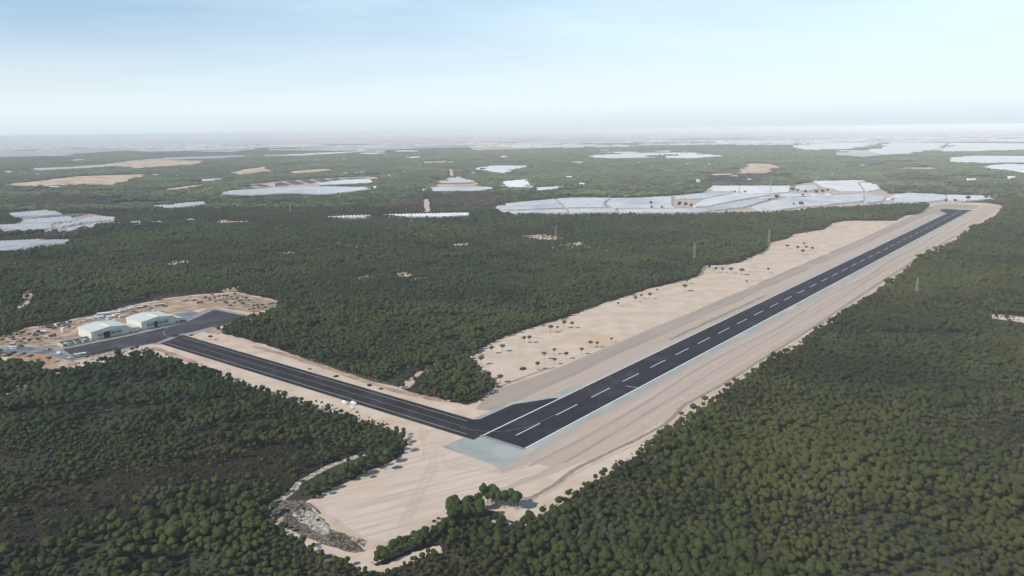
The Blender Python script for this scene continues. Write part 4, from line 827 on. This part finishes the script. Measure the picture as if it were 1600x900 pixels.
# ------------------------------------------------------------------ hangars
def frame_at(px_, az): x, y = at(*px_); return (x, y, 0), -R(az)
def hangar(px_, az, label, annex, opening, wicket):
    loc, rz = frame_at(px_, az)
    # local: +y runs along the front (away from the camera), -x into the building depth, front faces +x
    e = empty('hangar', (loc[0], loc[1], .2), rz); tag(e, label, 'hangar', 'hangars beside the apron')
    Lf, D, Eh, Rh = 41.0, 38.0, 9.8, 12.4; t = .3
    MB().prism([(0, 0), (0, 0)], 0, 0) if False else None
    w1 = MB(); w1.box(-D, -t, 0, t, 0, Eh); w1.build('side_wall', MAT['wall'], e)
    w2 = MB(); w2.box(-D, -t, Lf-t, Lf, 0, Eh); w2.build('side_wall', MAT['wall'], e)
    def gable(x0, x1, parts):
        g_ = MB()
        for (ya, yb, za) in parts:
            n = 1; tops = [Eh+(Rh-Eh)*(1-abs(v-Lf/2)/(Lf/2)) for v in (ya, yb)]
            V = [(x, v, z) for x in (x0, x1) for (v, z) in ((ya, za), (yb, za), (yb, tops[1]), (ya, tops[0]))]
            g_.add(V, [(0, 1, 2, 3), (7, 6, 5, 4), (0, 4, 5, 1), (1, 5, 6, 2), (2, 6, 7, 3), (3, 7, 4, 0)])
        return g_
    o0, o1, oh = 6.5, 34.0, 7.2
    gable(-t, 0, [(0, o0, 0), (o0, Lf/2, oh), (Lf/2, o1, oh), (o1, Lf, 0)]).build('front_wall', MAT['wall'], e)
    gable(-D, -D+t, [(0, Lf/2, 0), (Lf/2, Lf, 0)]).build('back_wall', MAT['wall'], e)
    rfm = MB(); ov = .5
    for (ya, yb, za, zb) in ((-ov, Lf/2, Eh-.02, Rh+.02), (Lf/2, Lf+ov, Rh+.02, Eh-.02)):
        V = [(x, v, z+dz) for dz in (0.02, .25) for (x, v, z) in ((-D-ov, ya, za), (ov, ya, za), (ov, yb, zb), (-D-ov, yb, zb))]
        rfm.add(V, [(3, 2, 1, 0), (4, 5, 6, 7), (0, 1, 5, 4), (1, 2, 6, 5), (2, 3, 7, 6), (3, 0, 4, 7)])
    ro = rfm.build('roof', MAT['roof'], e)
    MB().box(-D*.62, -1.0, Lf/2-.7, Lf/2+.7, Rh+.1, Rh+.55).build('ridge_vent', MAT['cap'], ro)
    MB().box(-D+t, -t, t, Lf-t, .02, .1).build('floor_slab', MAT['concrete'], e)
    MB().box(-t-.02, .12, o0-.3, o1+.3, oh, oh+.35).build('door_track', MAT['trim'], e)
    for s_ in (0, Lf-.25): pass
    a0, a1 = opening
    spans = [(o0, o0+(a0-o0)/2), (o0+(a0-o0)/2, a0), (a1, a1+(o1-a1)/2), (a1+(o1-a1)/2, o1)]
    for k, (ya, yb) in enumerate(spans):
        x0 = -.75 if k % 2 else -.5
        dd = MB().box(x0, x0+.15, ya-.1, yb+.1, .1, oh).build('sliding_door', MAT['door'], e)
        MB().box(x0+.15, x0+.22, ya+.6, yb-.6, 3.5, 5.0).build('window', MAT['glass'], dd)
        MB().box(x0+.15, x0+.24, ya, yb, 5.2, 5.45).build('rail', MAT['trim'], dd)
    MB().box(-D+t+.05, -D+t+.2, 1, Lf-1, .1, Eh-1).build('rear_shade_panel', MAT['dark'], e)  # black sheet at the back: the hangar's inner shade put into colour
    # gutters and corner trims
    MB().box(-D-.5, .52, -.78, -.5, Eh-.35, Eh-.05).build('gutter', MAT['cap'], e)
    MB().box(0.003, .18, -.003, .35, 0, Eh-.05).box(.003, .18, Lf-.35, Lf+.003, 0, Eh-.05).build('corner_trim', MAT['cap'], e)
    if annex:
        an = annex
        V = [(-D*.8, Lf+.01, 0), (-.8, Lf+.01, 0), (-.8, Lf+an, 0), (-D*.8, Lf+an, 0), (-D*.8, Lf+.01, 6.2), (-.8, Lf+.01, 6.2), (-.8, Lf+an, 4.4), (-D*.8, Lf+an, 4.4)]
        a_ = mesh_obj('annex', V, [(3, 2, 1, 0), (4, 5, 6, 7), (0, 1, 5, 4), (1, 2, 6, 5), (2, 3, 7, 6), (3, 0, 4, 7)], MAT['wall'], e)
        V = [(x, v, z+dz) for dz in (.01, .2) for (x, v, z) in ((-D*.8-.3, Lf-.0, 6.21), (-.5, Lf-.0, 6.21), (-.5, Lf+an+.3, 4.41), (-D*.8-.3, Lf+an+.3, 4.41))]
        mesh_obj('annex_roof', V, [(3, 2, 1, 0), (4, 5, 6, 7), (0, 1, 5, 4), (1, 2, 6, 5), (2, 3, 7, 6), (3, 0, 4, 7)], MAT['roof'], e)
        MB().box(-.8, -.74, Lf+2.5, Lf+3.6, .05, 2.3).build('door', MAT['glass'], e)
    return e
hangar((144,532.5), 40, 'pale gabled hangar nearer the apron corner, its doors open left of the middle', 14, (13.5, 21), None)
hangar((222,516), 38, 'pale gabled hangar further along the apron, with a short annex', 12, (15.5, 20.5), (25, 26.5))
# unfinished concrete building
loc, rz = frame_at((98.5,543), 40); e = empty('unfinished_building', (loc[0], loc[1], .2), rz); tag(e, 'roofless concrete building with dark open rooms left of the nearer hangar', 'building')
L_, D_, Hh = 31.0, 15.0, 3.6
MB().box(-D_, 0, 0, .3, 0, Hh).box(-D_, 0, L_-.3, L_, 0, Hh).box(-D_, -D_+.3, .3, L_-.3, 0, Hh).build('outer_wall', MAT['block'], e)
fw = MB(); fw.box(-.3, 0, .3, L_-.3, 0, 1.0); fw.box(-.3, 0, .3, L_-.3, 2.8, Hh)
for k in range(9): fw.box(-.3, 0, .3+k*3.75, 1.3+k*3.75 if k < 8 else L_-.3, 1.0, 2.8)
fw.build('front_wall', MAT['block'], e)
pw = MB()
for v in (7, 14, 22): pw.box(-D_+.3, -.3, v, v+.25, 0, Hh-.3)
pw.box(-D_*.55, -D_*.55+.25, .3, L_-.3, 0, Hh-.35); pw.build('partition', MAT['block'], e)
MB().box(-D_+.3, -.3, .3, L_-.3, .02, .08).build('floor_slab', MAT['dark'], e)  # shade of the open rooms put into the near-black floor colour
MB().box(-D_-.4, -D_+3.4, -.4, L_+.4, Hh+.01, Hh+.3).build('roof_slab', MAT['slabg'], e)
MB().box(-5.5, -2.0, 2.5, 5.0, Hh-.29, Hh-.05).box(-6, -3.4, 22.5, 26, Hh-.29, Hh-.05).build('loose_panel', MAT['white'], e)

# ------------------------------------------------------------------ vehicles and site cabins
def vehicle(px_, az, label, kind='car', paint='white', group=None):
    loc, rz = frame_at(px_, az); e = empty({'car': 'parked_car', 'van': 'parked_van', 'truck': 'parked_truck'}[kind], (loc[0], loc[1], .24), rz); tag(e, label, kind, group)
    if kind == 'car': Lc, Wc, prof, win, wr = 4.4, 1.8, [(-2.2, .35), (2.2, .35), (2.25, .75), (1.3, .95), (.55, 1.42), (-1.3, 1.45), (-2.1, 1.0), (-2.25, .7)], [(1.12, .98), (.5, 1.36), (-1.25, 1.38), (-1.9, 1.0)], .33
    elif kind == 'van': Lc, Wc, prof, win, wr = 5.8, 2.1, [(-2.9, .4), (2.9, .4), (2.95, 1.1), (2.2, 1.35), (1.6, 2.25), (-2.85, 2.4), (-2.9, 2.0)], [(2.05, 1.4), (1.55, 2.1), (.7, 2.1), (.7, 1.4)], .38
    else: Lc, Wc, prof, win, wr = 8.5, 2.5, [(2.0, .6), (4.2, .6), (4.25, 1.6), (3.9, 2.7), (2.1, 2.75)], [(4.1, 1.75), (3.85, 2.5), (2.9, 2.5), (2.9, 1.75)], .5
    def pr(prof_, y0, y1): return MB().prism([(x, z) for x, z in prof_], y0, y1)
    e2 = e; swap = lambda mb: [setattr(mb, 'V', [(y, -x, z) if False else (-y, x, z) for x, y, z in mb.V]), mb][1]
    body = swap(pr(prof, -Wc/2, Wc/2)).build('body', MAT[paint], e)
    swap(pr(win, -Wc/2-.02, Wc/2+.02)).build('windows', MAT['glass'], e)
    if kind == 'truck': swap(MB().box(-4.2, 1.8, -1.25, 1.25, .9, 1.1).box(-4.2, 1.8, -1.25, -1.15, 1.1, 2.4).box(-4.2, 1.8, 1.15, 1.25, 1.1, 2.4).box(-4.2, -4.1, -1.15, 1.15, 1.1, 2.4)).build('cargo_bed', MAT[paint], e)
    for sx_ in (-Lc*.31, Lc*.31):
        for sy in (-1, 1): swap(MB().bar((sx_, sy*(Wc/2-.22), wr), (sx_, sy*(Wc/2+.03), wr), wr, 12)).build('wheel', MAT['tyre'], e)
    return e
vehicle((539,631), 130, 'white car half on the verge south of the taxiway, leftmost of three', 'van', group='white vehicles stopped beside the taxiway')
vehicle((553,632), 130, 'white vehicle on the taxiway edge, rightmost of three', 'van', group='white vehicles stopped beside the taxiway')
vehicle((549,638.5), 130, 'white car on the sandy verge, lowest of three', 'car', group='white vehicles stopped beside the taxiway')
vehicle((92,553.5), 130, 'white van on the access road near the apron corner', 'van')
vehicle((78,546.5), 60, 'dark car on the access road left of the roofless building', 'car', 'darkcar')
vehicle((33,542), 110, 'dark vehicle on the far left road, right of the pole cabin', 'van', 'darkcar')
vehicle((275,526.5), 60, 'olive truck parked where the taxiway meets the apron', 'truck', 'olive')
vehicle((281,527), 140, 'olive van beside the olive truck at the taxiway mouth', 'van', 'olive')
vehicle((312,474), 40, 'red digger-like truck on the soil above the apron', 'truck', 'red')
for i, a in enumerate([(70,512),(76,511.6),(82,511),(88,510)]): vehicle(a, 100, ['leftmost', 'second', 'third', 'rightmost'][i]+' of four white vans lined up under the dark wood edge', 'van', group='white vans under the wood edge')
vehicle((106,506), 80, 'white van behind the tank, left one of two', 'van'); vehicle((111,505), 80, 'white van behind the tank, right one of two', 'van')
vehicle((129,504), 50, 'white truck just behind the nearer hangar roof', 'truck')
vehicle((82,526), 20, 'dark dump truck on the orange soil left of the tank', 'truck', 'darkcar')
vehicle((247,505.5), 40, 'dark vehicle beside the annex end of the farther hangar', 'van', 'purple') if False else vehicle((286,503), 40, 'dark red vehicle beyond the annex of the farther hangar', 'van', 'red')
def cabin(px_, az, dims, label, paint='white', cat='cabin', name='site_cabin'):
    loc, rz = frame_at(px_, az); e = empty(name, (loc[0], loc[1], .1), rz); tag(e, label, cat, 'cabins and containers of the building site'); W, L, h = dims
    MB().box(-W/2, W/2, -L/2, L/2, .15, h).build('body', MAT[paint], e)
    MB().prism([(-W/2-.15, h+.003), (W/2+.15, h+.003), (W/2+.15, h+.12), (0, h+.3), (-W/2-.15, h+.12)], -L/2-.15, L/2+.15).build('roof', MAT['white' if paint != 'white' else 'cap'], e)
    MB().box(W/2+.003, W/2+.05, -L/2+.5, -L/2+1.4, .2, 2.2).build('door', MAT['trim'], e)
    MB().box(W/2+.003, W/2+.05, .2, L/2-.8, 1.1, 2.0).build('window', MAT['glass'], e)
    for sx_ in (-1, 1):
        for sy in (-1, 1): MB().box(sx_*W/2-.09, sx_*W/2+.09, sy*L/2-.09, sy*L/2+.09, 0, h-.01).build('corner_post', MAT['trim'], e)
CAB = [((64,521), 75, (5, 12, 3), 'pale blue flat-roofed shed in the middle of the orange soil', 'bluew'), ((20,545), 80, (3, 8, 2.8), 'white cabin at the far left road', 'white'), ((20,541), 80, (2.6, 5, 3.6), 'dark violet container behind the white cabin at far left', 'purple'),
 ((125,556), 60, (2.6, 12, 2.8), 'long white container lying on the lower apron edge', 'white'), ((108,562), 70, (2.4, 3, 2.4), 'small white hut below the apron corner', 'white'),
 ((155,498), 60, (5, 10, 3.2), 'white cabin behind the nearer hangar, left of the blue awning', 'white'), ((163,494), 60, (6, 16, 4.6), 'pale blue awning shed behind the nearer hangar', 'bluew'), ((173,497), 60, (5, 10, 3), 'whitish container right of the blue awning', 'white'),
 ((182,494), 45, (3, 9, 2.8), 'white container in the yard between the hangars, front one', 'white'), ((183,490), 60, (3, 8, 2.8), 'white container in the yard between the hangars, rear one', 'white'), ((190,488), 60, (3, 8, 2.8), 'white container in the row under the wood, third from its right end', 'bluew'), ((198,486), 60, (3, 8, 2.8), 'white container in the row under the wood, second from its right end', 'white'), ((206,484), 60, (3, 8, 3), 'white container in the row under the wood, at its right end', 'white'),
 ((219,482), 60, (3, 8, 2.8), 'orange and white cabin behind the farther hangar', 'orangep'), ((226,480), 60, (3, 7, 3), 'violet container behind the farther hangar', 'purple'), ((250,478), 70, (3, 12, 2.6), 'low red container on the soil under the wood edge', 'red'), ((190,496), 40, (3, 6, 2.6), 'small white box near the gap between the hangars', 'white'),
 ((140,501), 60, (3, 7, 2.8), 'grey-white cabin above the nearer hangar roof', 'white'), ((303,470), 60, (2.6, 6, 2.6), 'dark red container beside the red truck', 'red')]
for a in CAB: cabin(*a)
# tank
x, y = at(99,519); e = empty('storage_tank', (x, y, .1)); tag(e, 'upright white cylindrical tank on the orange soil behind the roofless building', 'tank')
MB().bar((0, 0, .2), (0, 0, 5.6), 1.9, 24).build('shell', MAT['cap'], e); MB().bar((0, 0, 5.603), (0, 0, 6.3), 1.9, 24, .3).build('lid', MAT['white'], e)
MB().bar((1.98, .3, .2), (1.98, .3, 5.6), .06).bar((1.98, -.3, .2), (1.98, -.3, 5.6), .06).build('ladder', MAT['trim'], e)
# heaps in the yard
for i, (a, b, c, lab) in enumerate([(120,516,4,'orange soil heap right of the tank'),(135,509,5,'grey material heap left of the nearer hangar roof'),(150,503,4,'dark material heap behind the nearer hangar'),(196,493,4,'brown material heap between the hangars'),(212,488,4,'brown heap behind the farther hangar roof'),(235,482,4,'brown brush heap right of the violet container'),(50,527,4,'low dirt heap left of the pale blue shed'),(258,479,5,'long dirt bank on the soil under the wood edge'),(290,470,5,'reddish dirt bank near the red truck')]):
    V, Fc = crown_geo(random.Random(i+70), lobes=5, sub=2, tufts=0, flat=.5, spread=.5, jit=.12); o = mesh_obj('soil_heap', V, Fc, MAT[['orange', 'rub', 'rub'][i % 3]]); x, y = at(a, b); o.location = (x, y, .1); o.scale = (c, c*1.3, c*.6); tag(o, lab, 'heap', 'soil and material heaps in the yard')
# timber and pallet stacks scattered in the yard
for i, (a, b) in enumerate([(115,512),(145,507),(168,499),(203,490),(240,486),(60,531),(40,534),(70,529),(178,501),(208,487)]):
    loc, rz = frame_at((a, b), 30+i*37); e = empty('pallet_stack', (loc[0], loc[1], .1), rz); tag(e, 'stack of timber or pallets lying about the building yard behind the hangars', 'pallets', 'material stacks in the yard')
    m = MB()
    for k in range(5): m.box(-1.2, 1.2, -2.4, 2.4, .3*k+.08, .3*k+.26)
    m.build('boards', MAT['timber' if i % 2 else 'white'], e)
    m = MB()
    for k in range(5):
        for v in (-2, 0, 2): m.box(-1.2, 1.2, v-.1, v+.1, .3*k-.035, .3*k+.075)
    m.build('bearers', MAT['timber'], e)
# mast and black box on the field
x, y = at(633,702); e = empty('field_mast', (x, y, .05)); tag(e, 'thin white mast standing on the sand near the lower wood tip', 'mast')
hm = height_to(633, 702, 683)
MB().bar((0, 0, .3), (0, 0, hm), .14, 8, .08).build('pole', MAT['white'], e); MB().box(-.6, .6, -.6, .6, 0, .3).build('base', MAT['block'], e)
MB().bar((0, 0, hm), (.9, 0, hm-.1), .1, 8, .05).build('head', MAT['white'], e)
x, y = at(628.5,709); e = empty('equipment_box', (x, y, .05), .4); tag(e, 'black equipment box on the sand just below the thin mast', 'box')
MB().box(-1.5, 1.5, -1, 1, .3, 2.2).build('body', MAT['black'], e); MB().box(-1.6, 1.6, -1.1, 1.1, 2.203, 2.35).build('lid', MAT['dark'], e)
MB().box(-1.4, -1.1, -.9, .9, 0, .297).box(1.1, 1.4, -.9, .9, 0, .297).build('feet', MAT['block'], e)
# fence posts along the wood edge beside the taxiway
fa, fb = [Vector(p) for p in PX([(352,525),(625,607)])]
e = empty('wire_fence', (fa.x, fa.y, 0)); tag(e, 'post and wire fence along the wood edge north of the taxiway', 'fence')
n = 62; m = MB()
for i in range(n):
    p = (fb-fa)*(i/(n-1)); m.box(p.x-.09, p.x+.09, p.y-.09, p.y+.09, 0, 2.3)
m.build('posts', MAT['steel'], e)
m = MB(); q = fb-fa
for z_ in (.6, 1.3, 2.0): m.bar((0, 0, z_), (q.x, q.y, z_), .02)
m.build('wires', MAT['steel'], e)
# rubble heaps by the wood corner on the sand
for i, (a, b) in enumerate([(1116,419),(1128,418),(1107,418)]):
    V, Fc = crown_geo(random.Random(i+170), lobes=6, sub=2, tufts=0, flat=.4, spread=.6, jit=.12); o = mesh_obj('rubble_heap', V, Fc, MAT['white_rub']); x, y = at(a, b); o.location = (x, y, 0); o.scale = (13, 8, 3); tag(o, 'pale rubble heap at the wood corner of the sand strip, ' + ['middle one', 'right one', 'left one'][i], 'heap', 'pale rubble heaps')
# farm buildings
def barn(px_, az, dims, label):
    loc, rz = frame_at(px_, az); e = empty('farm_building', (loc[0], loc[1], .3), rz); tag(e, label, 'building', 'white farm buildings'); W, L, h = dims
    MB().box(-W/2, W/2, -L/2, L/2, 0, h).build('wall', MAT['white'], e)
    MB().prism([(-W/2-.4, h+.003), (W/2+.4, h+.003), (0, h+W*.15)], -L/2-.4, L/2+.4).build('roof', MAT['plastic_white'], e)
    MB().box(-2, 2, -L/2-.06, -L/2-.003, .1, h*.7).build('door', MAT['trim'], e)
for a in [((784,330.5), 80, (16, 40, 6), 'white farm building at the left foot of the central greenhouse band'), ((825,293.5), 80, (18, 50, 6), 'white barn before the square pale greenhouse'), ((1392,312), 60, (14, 30, 5), 'white farm building near the far runway greenhouses, left one'), ((1402,310), 90, (14, 40, 5), 'white farm building near the far runway greenhouses, right one'), ((1284,307.5), 85, (16, 60, 6), 'long white packing shed amid the right greenhouses'), ((1300,305), 70, (14, 40, 6), 'white barn right of the long packing shed'), ((1193,312), 60, (12, 25, 5), 'little white barn beside the drainage line'), ((326,283), 80, (20, 60, 7), 'white barn on the ridge between quarry and black fields'), ((1146,277), 70, (16, 36, 6), 'single white farmhouse in the woods left of the orange quarry'), ((945,236.5), 80, (30, 90, 10), 'pale industrial building in hazy woods above the lens-shaped field'), ((473,262), 80, (20, 60, 6), 'white barn beside the small red quarry'), ((835,244.5), 80, (25, 80, 8), 'small white works building in hazy woods at centre'), ((105,307), 60, (12, 30, 5), 'single white cottage in the far left woods'), ((1068,241.5), 80, (30, 80, 9), 'white shed behind the lens-shaped greenhouse field'), ((500,258), 80, (20, 60, 8), 'pale barn in hazy woods right of the small red quarry')]: barn(*a)
# distant town and industry: too many and too far to tell apart
r = random.Random(77); m = MB()
def town(x0, x1, y0, y1, n, hmax, size):
    for _ in range(n):
        a = r.uniform(x0, x1); b = y0+(y1-y0)*r.random()**.8-.0125*0; x, y = at(a, b); w_ = r.uniform(.4, 1)*size; l_ = r.uniform(.5, 2.5)*size; h = r.uniform(4, hmax)
        m.box(x-l_/2, x+l_/2, y-w_/2, y+w_/2, 0, h)
town(-30, 400, 224, 231.5, 420, 16, 45); town(735, 980, 223, 231, 260, 14, 60); town(980, 1300, 219, 227, 200, 12, 70); town(400, 735, 221, 231, 60, 12, 60); town(1300, 1620, 212, 221, 120, 12, 90); town(560, 1560, 206, 216, 60, 14, 120)
tag(m.build('distant_town', MAT['plastic_white']), 'distant white town and industry along the hazy horizon', 'town', kind='stuff')
# pale distant farmland
for k, p in enumerate([[(-700,225),(800,206.3),(2300,187.6),(2300,213),(1600,219),(800,225),(0,235),(-700,244)],[(-200,226),(0,225),(200,223),(420,221),(420,231),(200,234),(-200,242)],[(420,221),(735,215),(735,230),(600,234),(420,236)],[(735,222),(980,217),(1240,214),(1240,224),(980,228),(735,232)],[(1240,208),(1500,204),(1800,200),(1800,222),(1500,222),(1240,225)],[(1280,203.5),(1360,202.5),(1370,204.5),(1290,206)],[(-400,234),(-40,233),(200,233),(120,236),(-40,238),(-400,244)]]):
    sheet('distant_fields', PX(p), .5+.3*k, ramp_mat('distant_field_soil', [(0.34, (.15, .14, .12)), (0.47, (.33, .29, .25)), (0.60, (.52, .50, .46))], scale=0.0016, coord='World', detail=6, stretch=(2.5, 1, 1)))

# ------------------------------------------------------------------ air
m = MB(); m.box(-95000, 95000, -2500, 95000, -1.0, H+7)
hz = bpy.data.materials.new('haze_air'); hz.use_nodes = True; n = hz.node_tree; n.nodes.clear()
o_ = n.nodes.new('ShaderNodeOutputMaterial'); v = n.nodes.new('ShaderNodeVolumePrincipled'); v.inputs['Color'].default_value = (.955, .985, 1, 1); v.inputs['Density'].default_value = 5.8e-5; v.inputs['Anisotropy'].default_value = -.28
n.links.new(v.outputs[0], o_.inputs['Volume'])
tag(m.build('haze', hz), 'pale bluish haze lying over the whole landscape', kind='stuff')
